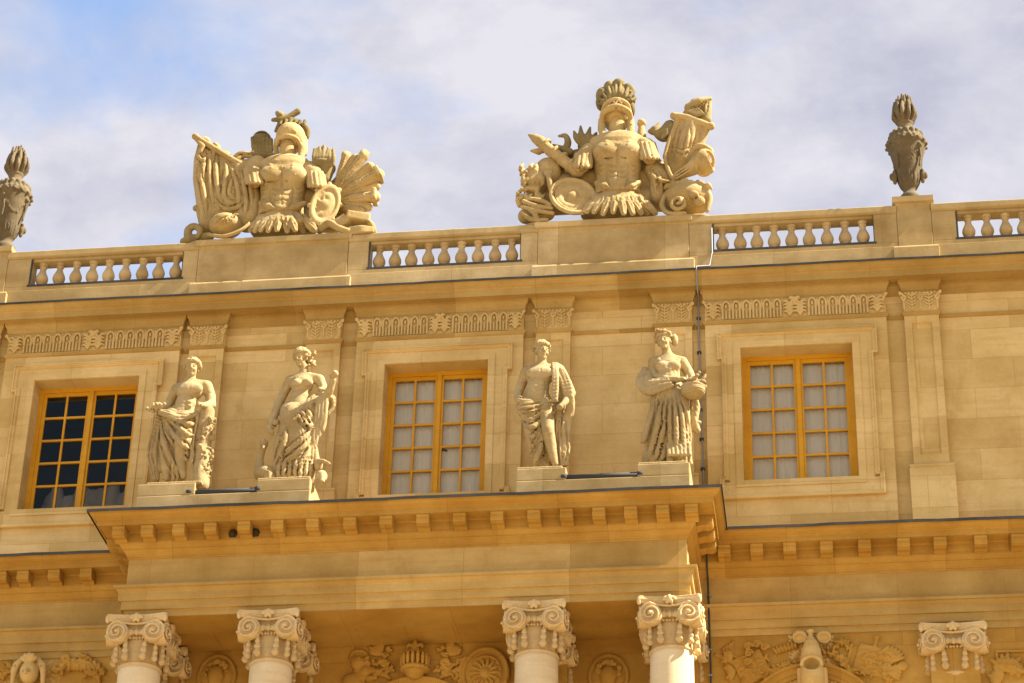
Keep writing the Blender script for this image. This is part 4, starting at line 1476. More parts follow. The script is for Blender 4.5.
# cloth
c = new_vol()
c.chain([P(170, 322, 0.0), P(215, 330, 0.0)], [R(52), R(50)], 0.05)
c.chain([P(170, 330, -0.02), P(142, 440, 0.0), P(140, 545, 0.03)], [R(42), R(38), R(30)], 0.04)
c.chain([P(222, 335, -0.04), P(215, 420, -0.11), P(225, 480, -0.05)], [R(44), R(40), R(26)], 0.05)
c.chain([P(150, 430, 0.05), P(180, 520, 0.06), P(185, 588, 0.06)], [R(34), R(34), R(30)], 0.04)
c.chain([P(112, 300, -0.06), P(92, 380, -0.02), P(82, 470, 0.0), P(92, 590, 0.02)], [R(15), R(20), R(24), R(18)], 0.03)
for z in (-1, 0, 1):
    c.fold(P, [(108 + 8 * z, 300), (88 + 12 * z, 400), (74 + 14 * z, 480), (88 + 10 * z, 595)], [R(7), R(9), R(10), R(7)], 0.007)
for pts in ([(116, 306), (150, 400), (205, 490), (246, 512)], [(122, 312), (160, 380), (215, 445), (258, 458)], [(132, 312), (180, 352), (225, 392), (266, 400)],
            [(150, 314), (195, 335), (240, 350), (272, 345)], [(112, 320), (128, 430), (170, 530), (200, 560)]):
    c.fold(P, pts, [R(9), R(13), R(14), R(8)], 0.007)
swag(c, P, [(105, 292, -0.15), (140, 300, -0.17), (190, 318, -0.175), (240, 312, -0.16), (276, 296, -0.12)], [R(11), R(13), R(13), R(12), R(9)])
c.curve([P(110, 303, -0.14), P(150, 316, -0.165), P(200, 332, -0.175), P(272, 306, -0.13)], [R(8), R(9), R(9), R(8)], 0.008)
for pts in ([(165, 500), (172, 550), (172, 598)], [(182, 520), (186, 560), (188, 598)], [(248, 430), (254, 480), (245, 540)]):
    c.fold(P, pts, [R(9), R(11), R(9)], 0.007)
ripple(c, (-0.6, -0.42, 0.0), (0.6, 0.36, 1.3), 0.0022, 0.075, 35, 1.0, 1.0)
c.build('drapery', M['statue_dark'], t)
# stump
s_ = new_vol()
s_.chain([P(318, 296, -0.04), P(300, 420, 0.0), P(292, 560, -0.02), P(296, 625, -0.10)], [R(34), R(38), R(38), R(36)], 0.03)
rr = random.Random(8)
for k in range(90):
    zz = rr.uniform(300, 610)
    a = rr.uniform(-1.6, 1.6)
    cx = 318 - (zz - 296) * 0.075
    s_.ell(P(cx + 36 * math.sin(a), zz, -0.03 - 0.105 * math.cos(a)), (rr.uniform(.012, .035), rr.uniform(.01, .022), rr.uniform(.015, .04)), 0.008, mode='add' if rr.random() < 0.7 else 'sub')
s_.ell(P(286, 450, -0.12), (0.05, 0.04, 0.05), 0.01); s_.ell(P(286, 450, -0.165), (0.025, 0.02, 0.025), 0.006, mode='sub')
s_.ell(P(340, 410, -0.04), (0.04, 0.04, 0.04), 0.01)
s_.build('tree_stump', M['statue_dark'], t)
bp_ = Vol((-0.5, -0.4, -0.01), (0.5, 0.4, 0.05), 0.0098)
bp_.box((0.0, 0.0, 0.012), (0.37, 0.28, 0.022), 0.012)
bp_.build('base_slab', M['statue_dark'], t)

# ---- 2: woman holding up an apple, bird by her foot
t, X, Y, Z = statue_base('statue', 'stone statue of a woman raising an apple, bird at her feet', (290, 481))
P = Pose(250, 335, 4.14, X, Y, Z, SR); R = P.r
b = new_vol(); h = new_vol()
T, A = head(b, h, P(212, 98, -0.06), 1.04, yaw=-22, pitch=14)
curls(h, T, 1.10, 21, 150, (0.022, 0.034), True, front=0.30)
for k in range(26):
    rr = random.Random(k)
    h.ell(P(252 + rr.uniform(-14, 16), 92 + rr.uniform(-22, 36), rr.uniform(-.06, .04)), (0.026, 0.026, 0.022), 0.006)
b.chain([P(222, 128, -0.02), P(226, 162, 0.0)], [R(17), R(21)], 0.03)
b.chain([P(172, 186, 0.0), P(228, 172, 0.0), P(284, 182, 0.0)], [R(20), R(22), R(20)], 0.05)
b.ell(P(216, 205, -0.03), (R(48), 0.105, R(44)), 0.05)
b.ell(P(194, 200, -0.115), (R(22), 0.055, R(19)), 0.02)
b.ell(P(240, 196, -0.115), (R(22), 0.055, R(19)), 0.02)
b.ell(P(206, 258, -0.02), (R(40), 0.10, R(40)), 0.05)
b.ell(P(200, 272, -0.075), (R(26), 0.05, R(24)), 0.03)
b.ell(P(196, 310, 0.0), (R(58), 0.13, R(44)), 0.06)
b.chain([P(166, 190, 0.0), P(140, 240, 0.04), P(118, 290, 0.0)], [R(22), R(20), R(17)], 0.03)
b.chain([P(118, 290, 0.0), P(100, 335, -0.05), P(90, 362, -0.08)], [R(19), R(17), R(13)], 0.02)
hand(b, P(92, 358, -0.08), P(82, 400, -0.12), (0.8, -0.6, 0), 0.95, 0.7, 1)
b.chain([P(288, 188, 0.0), P(304, 225, 0.02), P(316, 262, -0.06)], [R(22), R(20), R(17)], 0.03)
b.chain([P(316, 262, -0.06), P(332, 222, -0.14), P(344, 190, -0.19)], [R(19), R(17), R(13)], 0.02)
hand(b, P(343, 194, -0.185), P(352, 158, -0.22), (-0.3, -1, 0.2), 0.95, 0.7, 1)
b.ell(P(352, 160, -0.25), (0.046, 0.046, 0.046), 0.006)
b.chain([P(170, 330, 0.0), P(150, 450, 0.0), P(135, 590, 0.0)], [R(40), R(28), R(18)], 0.03)
b.chain([P(225, 330, 0.0), P(225, 450, -0.05), P(222, 585, -0.02)], [R(40), R(28), R(18)], 0.03)
an = P(215, 592, -0.1); an[2] = 0.05; foot(b, an, (0.1, -1, 0))
b.build('body', M['statue'], t); h.build('hair', M['statue'], t)
c = new_vol()
c.chain([P(170, 320, 0.0), P(240, 310, 0.0)], [R(48), R(44)], 0.05)
c.chain([P(180, 340, -0.03), P(160, 450, -0.03), P(140, 590, 0.0)], [R(56), R(50), R(48)], 0.05)
c.chain([P(225, 340, -0.02), P(215, 450, -0.04), P(205, 590, 0.0)], [R(50), R(50), R(52)], 0.05)
c.chain([P(250, 330, 0.0), P(250, 450, 0.0), P(240, 590, 0.02)], [R(28), R(28), R(28)], 0.05)
# sash roll at the hips and the swag across the belly
swag(c, P, [(120, 352, -0.10), (150, 356, -0.16), (185, 352, -0.185), (222, 318, -0.17), (262, 268, -0.12), (285, 250, -0.06)], [R(12), R(19), R(18), R(15), R(12), R(10)])
swag(c, P, [(140, 300, -0.10), (175, 302, -0.14), (215, 292, -0.15), (268, 256, -0.12)], [R(10), R(13), R(12), R(10)])
for pts in ([(185, 318), (215, 350), (245, 385), (252, 395)], [(205, 310), (228, 335), (250, 372), (258, 388)], [(230, 295), (246, 330), (262, 360), (266, 380)]):
    c.fold(P, pts, [R(9), R(12), R(13), R(7)], 0.007)
for pts in ([(262, 380), (220, 430), (160, 480), (100, 520)], [(260, 410), (225, 460), (170, 510), (110, 550)], [(258, 440), (235, 500), (190, 550), (130, 585)],
            [(120, 380), (112, 450), (104, 520), (100, 585)], [(150, 375), (145, 430), (125, 490), (98, 540)]):
    c.fold(P, pts, [R(8), R(12), R(13), R(9)], 0.007)
for u in (118, 142, 165, 188, 210, 232, 252):
    c.fold(P, [(u + 8, 500), (u, 550), (u - 3, 596)], [R(5), R(9), R(10)], 0.007)
# cloth hanging over the raised arm
for i, u in enumerate((268, 280, 292, 304)):
    c.curve([P(u + 14, 262 - i * 5, -0.09), P(u + 6, 340, -0.10), P(u - 4, 430 - i * 12, -0.09), P(u - 10, 505 - i * 40, -0.08)], [R(10), R(11), R(10), R(6)], 0.008)
swag(c, P, [(300, 205, -0.05), (296, 232, -0.06), (312, 252, -0.10), (340, 262, -0.08), (340, 300, -0.02), (312, 330, -0.03)], [R(14), R(13), R(13), R(12), R(12), R(10)])
c.curve([P(286, 222, -0.08), P(300, 228, -0.09), P(316, 224, -0.07)], R(7), 0.006)
ripple(c, (-0.6, -0.42, 0.0), (0.6, 0.36, 1.3), 0.0022, 0.07, -28, 2.0, 1.0)
c.build('drapery', M['statue'], t)
hb = new_vol()
hb.chain([P(78, 378, -0.12), P(86, 398, -0.13), P(92, 408, -0.12)], [0.03, 0.036, 0.028], 0.01)
hb.ell(P(106, 362, -0.13), (0.045, 0.04, 0.045), 0.01)
hb.build('held_bundle', M['statue'], t)
bd = new_vol()
bd.ell(P(62, 575, -0.06), (R(46), 0.13, R(36)), 0.03)
bd.curve([P(42, 570, -0.06), P(40, 520, -0.05), P(50, 480, -0.07), P(58, 450, -0.10)], [R(24), R(16), R(14), R(17)], 0.02)
bd.ell(P(57, 448, -0.12), (R(19), 0.07, R(18)), 0.015)
bd.chain([P(57, 452, -0.17), P(54, 468, -0.22)], [0.028, 0.012], 0.01)
for q in (-1, 1): bd.ell(P(57 + q * 12, 440, -0.17), (0.012, 0.012, 0.012), 0.004)
for k in range(7):
    bd.curve([P(60, 560 + k * 5, -0.16), P(80, 566 + k * 4, -0.19), P(100, 580 + k * 2, -0.14)], [0.012, 0.014, 0.008], 0.005, n=3)
bd.build('bird', M['statue_dark'], t)
an_ = new_vol()
an_.ell(P(296, 585, -0.12), (R(24), 0.08, R(26)), 0.02)
an_.ell(P(284, 540, -0.06), (R(18), 0.06, R(26)), 0.02)
an_.chain([P(284, 520, -0.08), P(306, 522, -0.12), P(328, 532, -0.14)], [0.03, 0.024, 0.018], 0.01)
an_.chain([P(300, 590, -0.16), P(294, 630, -0.24)], [0.045, 0.024], 0.012)
an_.chain([P(270, 470, -0.02), P(276, 540, -0.02)], [0.035, 0.05], 0.02)
an_.build('small_animal', M['statue'], t)
copy_part(bpy.data.objects[[o.name for o in COL.objects if o.name.startswith('base_slab')][0]], t, (X - 0.02, Y, Z), 0, (0.95, 1, 1))

# ---- 3: man with a cloak over the left shoulder
t, X, Y, Z = statue_base('statue', 'bare chested stone statue with a cloak over one shoulder, third from the left', (543, 467))
P = Pose(505, 330, 4.275, X, Y, Z, SR); R = P.r
b = new_vol(); h = new_vol()
T, A = head(b, h, P(158, 92, -0.05), 1.07, yaw=26, pitch=8)
curls(h, T, 1.13, 31, 120, front=0.36)
b.chain([P(158, 122, -0.01), P(154, 155, 0.0)], [R(19), R(23)], 0.03)
b.chain([P(95, 178, 0.0), P(155, 164, 0.0), P(226, 172, 0.0)], [R(24), R(25), R(24)], 0.05)
b.ell(P(150, 196, -0.03), (R(62), 0.125, R(46)), 0.05)
b.ell(P(122, 184, -0.115), (R(31), 0.035, R(24)), 0.015)
b.ell(P(178, 182, -0.115), (R(31), 0.035, R(24)), 0.015)
b.ell(P(140, 248, -0.02), (R(50), 0.115, R(50)), 0.05)
b.ell(P(128, 245, -0.105), (R(18), 0.025, R(32)), 0.02)
b.ell(P(154, 245, -0.105), (R(18), 0.025, R(32)), 0.02)
for q, zz in ((0, 222), (0, 242), (0, 262)):
    for sx in (-1, 1):
        b.ell(P(142 + sx * 13, zz, -0.118), (R(13), 0.022, R(9)), 0.008)
b.chain([P(152, 162, -0.15), P(148, 205, -0.155), P(140, 275, -0.145)], [0.004, 0.006, 0.004], 0.014, 'sub')
b.ell(P(138, 272, -0.135), (R(4), 0.02, R(4)), 0.006, mode='sub')
b.ell(P(140, 300, 0.0), (R(58), 0.13, R(44)), 0.06)
b.chain([P(90, 182, 0.01), P(74, 225, 0.06), P(60, 262, 0.05)], [R(24), R(22), R(18)], 0.03)
b.chain([P(60, 262, 0.05), P(54, 285, -0.02), P(52, 298, -0.08)], [R(18), R(16), R(13)], 0.02)
hand(b, P(52, 292, -0.06), P(66, 318, -0.18), (1.0, 0.2, 0), 1.0, 0.8, -1)
b.chain([P(232, 178, 0.0), P(258, 225, 0.03), P(272, 270, 0.0)], [R(25), R(22), R(18)], 0.03)
b.chain([P(272, 270, 0.0), P(260, 305, -0.09), P(248, 318, -0.14)], [R(18), R(16), R(12)], 0.02)
hand(b, P(252, 314, -0.12), P(228, 334, -0.19), (-0.5, 0.6, -0.6), 1.0, 0.8, -1)
b.chain([P(170, 330, -0.03), P(184, 430, -0.12), P(196, 500, -0.06), P(214, 572, -0.04)], [R(38), R(27), R(25), R(14)], 0.03)
b.ell(P(184, 440, -0.15), (R(20), 0.04, R(18)), 0.02)
b.chain([P(120, 330, 0.0), P(135, 450, 0.05), P(142, 570, 0.06)], [R(38), R(28), R(15)], 0.03)
an = P(214, 574, -0.05); an[2] = 0.06; foot(b, an, (0.3, -1, 0))
an = P(146, 574, 0.0); an[2] = 0.06; foot(b, an, (-0.3, -1, 0))
b.build('body', M['statue'], t); h.build('hair', M['statue'], t)
c = new_vol()
c.chain([P(95, 332, 0.0), P(180, 330, 0.0)], [R(48), R(44)], 0.05)
c.chain([P(110, 345, -0.04), P(120, 420, -0.05), P(130, 520, 0.0)], [R(46), R(40), R(28)], 0.05)
c.chain([P(225, 330, 0.04), P(235, 450, 0.08), P(238, 575, 0.06)], [R(34), R(32), R(26)], 0.04)
c.chain([P(130, 480, 0.06), P(165, 560, 0.08), P(175, 580, 0.08)], [R(30), R(36), R(30)], 0.04)
# hip roll and the folds gathered at the hand
for pts in ([(50, 318), (72, 338), (130, 330), (190, 312), (246, 306)], [(46, 332), (72, 356), (130, 348), (190, 326), (246, 316)], [(54, 350), (84, 372), (140, 362), (196, 338), (244, 324)]):
    c.fold(P, pts, [R(9), R(13), R(12), R(11), R(8)], 0.007)
for pts in ([(70, 380), (110, 385), (175, 355), (240, 325)], [(85, 410), (125, 412), (180, 370), (240, 330)], [(95, 450), (125, 455), (165, 410), (215, 345)],
            [(100, 490), (128, 495), (150, 450), (178, 390)], [(105, 540), (128, 535), (148, 490), (168, 420)], [(122, 575), (136, 545), (150, 510), (160, 460)]):
    c.fold(P, pts, [R(9), R(13), R(13), R(9)], 0.007)
for pts in ([(165, 450), (175, 510), (188, 575)], [(178, 480), (190, 530), (196, 576)]):
    c.fold(P, pts, [R(10), R(13), R(11)], 0.007)
# cloak: shoulder band and sleeve falling over the arm
for q in (0, 11):
    c.curve([P(206 + q, 146, -0.03), P(208 + q, 172, -0.12), P(210 + q, 230, -0.15), P(206 + q, 302, -0.15)], [R(9), R(10), R(10), R(9)], 0.008)
c.chain([P(228, 172, 0.01), P(252, 222, 0.03), P(272, 270, 0.03)], [R(28), R(30), R(30)], 0.04)
c.chain([P(232, 200, 0.06), P(240, 300, 0.08)], [R(34), R(30)], 0.04)
for i, (u0, u1, u2) in enumerate(((238, 262, 274), (250, 276, 284), (226, 246, 262))):
    c.curve([P(u0, 165 + i * 6, -0.07), P(u1, 230, -0.09), P(u2, 285, -0.08), P(u2 + 4, 330, -0.05), P(u2 - 8, 400, -0.02), P(u2 - 14, 480, -0.03), P(u2 - 16, 575, -0.02)], [R(8), R(11), R(12), R(11), R(10), R(10), R(8)], 0.010)
for u in (222, 236, 250):
    c.fold(P, [(u, 345), (u + 2, 430), (u + 5, 510), (u + 2, 578)], [R(7), R(9), R(10), R(8)], 0.007)
ripple(c, (-0.6, -0.42, 0.0), (0.6, 0.36, 1.4), 0.0022, 0.075, 55, 3.0, 1.0)
c.build('drapery', M['statue'], t)
copy_part(bpy.data.objects[[o.name for o in COL.objects if o.name.startswith('base_slab')][0]], t, (X - 0.01, Y, Z), 0, (0.8, 1, 1))

# ---- 4: woman with a wreath of flowers carrying a basket
t, X, Y, Z = statue_base('statue', 'stone statue of a wreathed woman carrying a flower basket, rightmost on the portico', (664, 464))
P = Pose(630, 315, 3.906, X, Y, Z, SR); R = P.r
b = new_vol(); h = new_vol()
T, A = head(b, h, P(133, 104, -0.06), 1.06, yaw=-10, pitch=10, roll=-8)
curls(h, T, 1.08, 41, 90, (0.020, 0.030), False, front=0.35)
h.ell(P(174, 98, 0.03), (R(14), 0.07, R(26)), 0.02)
b.chain([P(142, 138, -0.01), P(150, 170, 0.0)], [R(17), R(21)], 0.03)
b.chain([P(98, 182, 0.0), P(152, 172, 0.0), P(202, 182, 0.0)], [R(20), R(22), R(20)], 0.05)
b.ell(P(150, 202, -0.03), (R(48), 0.105, R(42)), 0.05)
b.ell(P(124, 198, -0.115), (R(22), 0.06, R(19)), 0.02)
b.ell(P(174, 196, -0.115), (R(22), 0.06, R(19)), 0.02)
b.ell(P(152, 245, -0.02), (R(42), 0.10, R(40)), 0.05)
b.chain([P(92, 186, 0.0), P(90, 215, 0.03), P(100, 240, -0.04)], [R(22), R(20), R(18)], 0.03)
b.chain([P(100, 240, -0.04), P(150, 254, -0.17), P(188, 252, -0.23)], [R(18), R(16), R(12)], 0.02)
hand(b, P(184, 252, -0.225), P(240, 250, -0.26), (0, 0.4, -1), 1.0, 0.35, -1)
b.chain([P(206, 188, 0.0), P(230, 225, 0.02), P(246, 262, -0.03)], [R(21), R(19), R(16)], 0.03)
b.chain([P(246, 262, -0.03), P(262, 290, -0.12), P(262, 305, -0.17)], [R(16), R(14), R(11)], 0.02)
hand(b, P(262, 300, -0.15), P(246, 318, -0.26), (0, 0.2, 1), 0.95, 0.6, 1)
b.chain([P(165, 480, -0.05), P(158, 545, -0.09), P(155, 570, -0.10)], [R(22), R(17), R(13)], 0.02)
an = P(156, 572, -0.10); an[2] = 0.06; foot(b, an, (-0.1, -1, 0), 0.95)
b.build('body', M['statue'], t); h.build('hair', M['statue'], t)
w = new_vol()
rr = random.Random(77)
for k in range(34):
    a = 2 * math.pi * k / 34
    p = T(0.092 * math.cos(a), 0.10 * math.sin(a) + 0.01, 0.075 - 0.025 * math.sin(a) + rr.uniform(-.012, .02))
    w.ell(p, (rr.uniform(.018, .03),) * 3, 0.005)
    if k % 2: w.ell(p + np.array([0, -0.012, 0.012]), (0.010,) * 3, 0.003, mode='sub')
for k in range(10):
    w.ell(T(rr.uniform(-.06, .05), rr.uniform(-.06, .04), 0.125 + rr.uniform(-.01, .02)), (0.026,) * 3, 0.006)
w.build('flower_wreath', M['statue_dark'], t)
c = new_vol()
c.chain([P(118, 190, -0.02), P(180, 190, -0.02)], [R(24), R(24)], 0.04)
c.ell(P(124, 200, -0.115), (R(24), 0.066, R(20)), 0.02); c.ell(P(174, 198, -0.115), (R(24), 0.066, R(20)), 0.02)
c.chain([P(152, 225, -0.02), P(150, 300, -0.02)], [R(44), R(52)], 0.05)
c.chain([P(140, 300, 0.0), P(125, 420, -0.02), P(105, 560, 0.02)], [R(54), R(56), R(52)], 0.05)
c.chain([P(175, 310, -0.03), P(185, 400, -0.08), P(185, 500, -0.06), P(190, 530, -0.05)], [R(50), R(50), R(46), R(46)], 0.05)
c.chain([P(185, 500, 0.06), P(190, 575, 0.08)], [R(46), R(46)], 0.04)
c.chain([P(85, 520, 0.05), P(70, 572, 0.05)], [R(30), R(24)], 0.04)
# shawl round the arm
swag(c, P, [(64, 215, 0.03), (48, 262, -0.04), (66, 292, -0.14), (110, 278, -0.20), (160, 268, -0.24)], [R(20), R(22), R(22), R(20), R(12)])
swag(c, P, [(80, 225, -0.04), (70, 260, -0.13), (100, 262, -0.19), (150, 254, -0.23)], [R(16), R(16), R(15), R(11)])
c.curve([P(52, 290, -0.08), P(78, 306, -0.16), P(120, 292, -0.21), P(165, 276, -0.24)], [R(8), R(10), R(10), R(8)], 0.008)
for pts in ([(200, 180), (226, 205), (250, 235), (262, 262)], [(210, 176), (240, 205), (264, 240), (276, 268)]):
    c.fold(P, pts, [R(9), R(12), R(13), R(10)], 0.007)
# folds: from the belt down and round the left side
for i, u in enumerate((112, 134, 156, 178, 200, 220)):
    c.fold(P, [(u * 0.5 + 82, 300), (u, 380), (u + 4 * (i - 2), 460), (u + 5 * (i - 2.2), 536 - abs(i - 3) * 4)], [R(5), R(9), R(10), R(11)], 0.007)
for pts in ([(112, 300), (92, 380), (72, 470), (50, 560)], [(100, 310), (78, 400), (56, 480), (40, 500)], [(125, 330), (108, 420), (90, 500), (66, 578)], [(140, 400), (125, 470), (112, 530), (92, 578)],
            [(150, 440), (140, 500), (130, 548), (112, 580)]):
    c.fold(P, pts, [R(8), R(12), R(13), R(10)], 0.007)
for u in (150, 166, 182, 198, 214, 230):
    c.cap(P(u, 505, -0.17), P(u + 3, 545, -0.21), R(8), R(9), 0.01)
for u in (186, 202, 218, 234):
    c.cap(P(u, 545, -0.06), P(u + 2, 580, -0.08), R(8), R(9), 0.01)
c.curve([P(250, 318, -0.02), P(262, 360, 0.0), P(256, 410, -0.02), P(262, 450, -0.03)], [R(12), R(12), R(10), R(14)], 0.012)
c.curve([P(242, 330, -0.02), P(246, 390, 0.0), P(244, 450, -0.02)], [R(10), R(10), R(9)], 0.012)
c.ell(P(268, 420, -0.03), (0.035, 0.03, 0.03), 0.01)
c.curve([P(110, 168, -0.05), P(138, 205, -0.15), P(152, 212, -0.16), P(166, 204, -0.15), P(198, 168, -0.05)], R(6), 0.006)
ripple(c, (-0.6, -0.42, 0.0), (0.6, 0.36, 1.45), 0.0022, 0.07, 12, 4.0, 1.0)
c.build('drapery', M['statue'], t)
k_ = new_vol()
bc = P(246, 296, -0.20)
k_.ell(bc, (R(46), 0.15, R(34)), 0.02)
k_.ell(bc + np.array([0, 0, 0.10]), (0.24, 0.24, 0.085), 0.01, mode='sub')
k_.tor(bc + np.array([0, 0, 0.045]), R(44), 0.016, rot_xyz(90, 0, 0), 0.006)
for q in range(5):
    k_.tor(bc + np.array([0, 0, 0.03 - 0.025 * q]), R(45) * math.sqrt(max(0.05, 1 - (0.03 - 0.025 * q) ** 2 / R(34) ** 2)) + 0.002, 0.009, rot_xyz(90, 0, 0), 0.004)
kb = k_.build('basket', M['statue'], t)
fl = new_vol()
rr = random.Random(4)
for q in range(42):
    p = bc + np.array([rr.gauss(0, .075), rr.gauss(0, .06), 0.06 + abs(rr.gauss(0, .05))])
    r_ = rr.uniform(.022, .04)
    fl.ell(p, (r_, r_, r_ * .8), 0.006)
    fl.ell(p + np.array([0, -r_, r_ * .3]), (r_ * .3,) * 3, 0.004, mode='sub')
for q in (-1, 1): fl.curve([bc + np.array([q * .05, 0, .1]), bc + np.array([q * .11 + .03, -.02, .17]), bc + np.array([q * .12 + .05, -.03, .22])], [.02, .026, .01], .006)
fl.build('flowers', M['statue'], t)
copy_part(bpy.data.objects[[o.name for o in COL.objects if o.name.startswith('base_slab')][0]], t, (X, Y, Z), 0, (0.86, 1, 1))
# ------------------------------------------------------------------ the two armour trophies on the parapet
TR = 70.8
TZ = RAILZ + 0.013


def part(vol, name, mat, t): return vol.build(name, M[mat], t)


def tvol(P, u0, u1, v0, v1, y0=-0.5, y1=0.4, h=0.0135):
    a, b = P(u0, v1, 0.0), P(u1, v0, 0.0)
    return Vol((a[0] - 0.12, y0, a[2] - 0.22), (b[0] + 0.12, y1, b[2] + 0.22), h)


def cuirass(P, R, t, cx, top, waist, hem, sw, ww, hw, seed=1):
    """muscled breastplate with belt and rows of scalloped lappets"""
    b = tvol(P, cx - hw - 30, cx + hw + 30, top - 60, hem + 40)
    zt, zw, zh = P(cx, top, 0)[2], P(cx, waist, 0)[2], P(cx, hem, 0)[2]
    x0 = P(cx, waist, 0)[0]
    zs = np.array([zh, zw - 0.10, zw, zw + 0.14, zw + 0.34, zt - 0.16, zt - 0.05, zt + 0.02, zt + 0.06])
    hws = np.array([R(ww) * 1.1, R(ww) * 1.02, R(ww) * 0.97, R(ww) * 0.97, R(sw) * 0.90, R(sw) * 0.93, R(sw) * 0.88, R(sw) * 0.60, R(sw) * 0.3])
    dps = np.array([0.28, 0.255, 0.24, 0.24, 0.25, 0.26, 0.23, 0.16, 0.08])

    def trunk(X, Y, Z):
        w = np.interp(Z.ravel(), zs, hws)[None, None, :]
        d = np.interp(Z.ravel(), zs, dps)[None, None, :]
        q = (np.abs((X - x0) / w) ** 2.5 + np.abs((Y - 0.02) / d) ** 2.5) ** 0.4
        return np.maximum((q - 1) * 0.22, np.maximum(zw - 0.22 - Z, Z - zt - 0.05))
    b.op(trunk, (x0 - R(sw) - .1, -0.33, zw - 0.22), (x0 + R(sw) + .1, 0.33, zt + 0.07), 0.02)
    b.chain([P(cx - sw * 0.80, top + 34, 0.0), P(cx, top + 10, 0.0), P(cx + sw * 0.80, top + 34, 0.0)], [R(34), R(38), R(34)], 0.06)

    def on(u, v, dy): return np.array([P(u, v, -0.2)[0], dy, P(u, v, -0.2)[2]])
    for q in (-1, 1):
        b.ell(on(cx + q * sw * 0.42, top + 60, -0.155), (R(sw * 0.50), 0.13, R(48)), 0.05)
        b.chain([on(cx + q * ww * 0.92, waist - 18, -0.14), on(cx + q * ww * 0.60, waist + 8, -0.20), on(cx, waist + 20, -0.215)], [R(12), R(16), R(14)], 0.04)
    b.ell(on(cx, waist - 20, -0.10), (R(ww * 0.5), 0.15, R(60)), 0.05)
    for q in (-1, 1):
        # modelling cut as lines: pectorals, ribs, belly muscles
        b.groove(P, [(cx + q * 6, top + 82), (cx + q * sw * 0.30, top + 93), (cx + q * sw * 0.62, top + 88), (cx + q * sw * 0.84, top + 58)], [0.008, 0.015, 0.015, 0.008], 0.022)
        for k in range(3):
            b.groove(P, [(cx + q * 5, top + 122 + k * 23), (cx + q * ww * 0.22, top + 126 + k * 23), (cx + q * ww * 0.42, top + 118 + k * 23)], [0.010, 0.014, 0.008], 0.018)
            b.groove(P, [(cx + q * ww * 0.55, top + 112 + k * 22), (cx + q * ww * 0.75, top + 124 + k * 22), (cx + q * ww * 0.88, top + 120 + k * 20)], [0.006, 0.012, 0.006], 0.016)
        b.groove(P, [(cx + q * ww * 0.46, top + 112), (cx + q * ww * 0.50, top + 150), (cx + q * ww * 0.40, waist - 4), (cx + q * ww * 0.2, waist + 12)], [0.010, 0.014, 0.014, 0.008], 0.020)
        b.groove(P, [(cx + q * ww * 0.95, waist - 4), (cx + q * ww * 0.55, waist + 24), (cx, waist + 38)], [0.010, 0.014, 0.012], 0.014)
        b.ell(on(cx + q * sw * 0.52, top + 74, -0.285), (0.010, 0.010, 0.010), 0.008)
    b.groove(P, [(cx, top + 40), (cx, top + 90), (cx, waist + 4)], [0.008, 0.014, 0.010], 0.020)
    b.ell(on(cx, waist - 12, -0.262), (0.016, 0.02, 0.020), 0.012, mode='sub')
    # neckline and shoulder straps
    b.curve([P(cx - 55, top + 0, -0.08), P(cx - 38, top + 18, -0.19), P(cx, top + 28, -0.225), P(cx + 38, top + 16, -0.19), P(cx + 55, top - 2, -0.08)], R(7), 0.010)
    for k in range(9):
        a = -1 + 2 * k / 8
        b.ell(P(cx + 48 * a, top + 32 - 26 * a * a, -0.24 + 0.10 * a * a), (R(6), 0.02, R(6)), 0.006)
    for q in (-1, 1):
        b.chain([P(cx + q * (sw * 0.56), top + 2, -0.06), P(cx + q * (sw * 0.40), top + 26, -0.22)], R(11), 0.012)
        b.ell(P(cx + q * (sw * 0.38), top + 34, -0.255), (R(8), 0.03, R(8)), 0.006)
    b.build('breastplate', M['trophy'], t)
    s = tvol(P, cx - hw - 40, cx + hw + 40, waist, hem + 50)
    rr = random.Random(seed)
    for k in range(9):
        f = k / 8
        w = ww * (1.0 - 0.06 * f) + (hw - ww) * f ** 1.6
        p = P(cx, waist + 42 + (hem - waist - 50) * f, -0.1)
        s.ell((p[0], 0.0, p[2]), (R(w), 0.235 + 0.085 * f ** 1.5, 0.055), 0.04)
    for row, (v0, v1, n, w0, w1, rx) in enumerate(((waist + 44, waist + 68, 13, 0.97, 0.99, 0.060), (waist + 62, hem + 4, 11, 0.98, 0.95, 0.082))):
        for k in range(n):
            a = -1.3 + 2.6 * (k + 0.5 * row) / (n - 1) + rr.uniform(-.04, .04)
            u0, u1 = cx + (ww * 1.0 if row == 0 else ww * 1.08) * math.sin(a), cx + (ww * 1.1 if row == 0 else hw * 0.97) * math.sin(a)
            vv = v1 + rr.uniform(-5, 4)
            m = P(0.5 * (u0 + u1), 0.5 * (v0 + vv), -0.2)
            f = s.front(m[0], m[2])
            y = -0.24 if f is None else max(f, -0.40)
            A = rot_xyz(-18, -30 * math.sin(a), 38 * math.sin(a))
            e = P(u1, vv, y - 0.02)
            s.chain([P(u0, v0, y + 0.02), P(0.5 * (u0 + u1), 0.5 * (v0 + vv), y - 0.008), e], [rx * 0.55, rx * 0.74, rx * 0.50], 0.006, sq=(1, 2.0, 1))
            s.chain([P(u0, v0 + 6, y - 0.03), P(u1, vv - 2, y - 0.052)], [0.010, 0.012], 0.006)
            for q in (-1, 1):
                s.chain([P(u0 + q * 6, v0 + 8, y - 0.028), P(u1 + q * 8, vv - 4, y - 0.046)], [0.007, 0.008], 0.006, 'sub')
    s.build('lappet_skirt', M['trophy'], t)


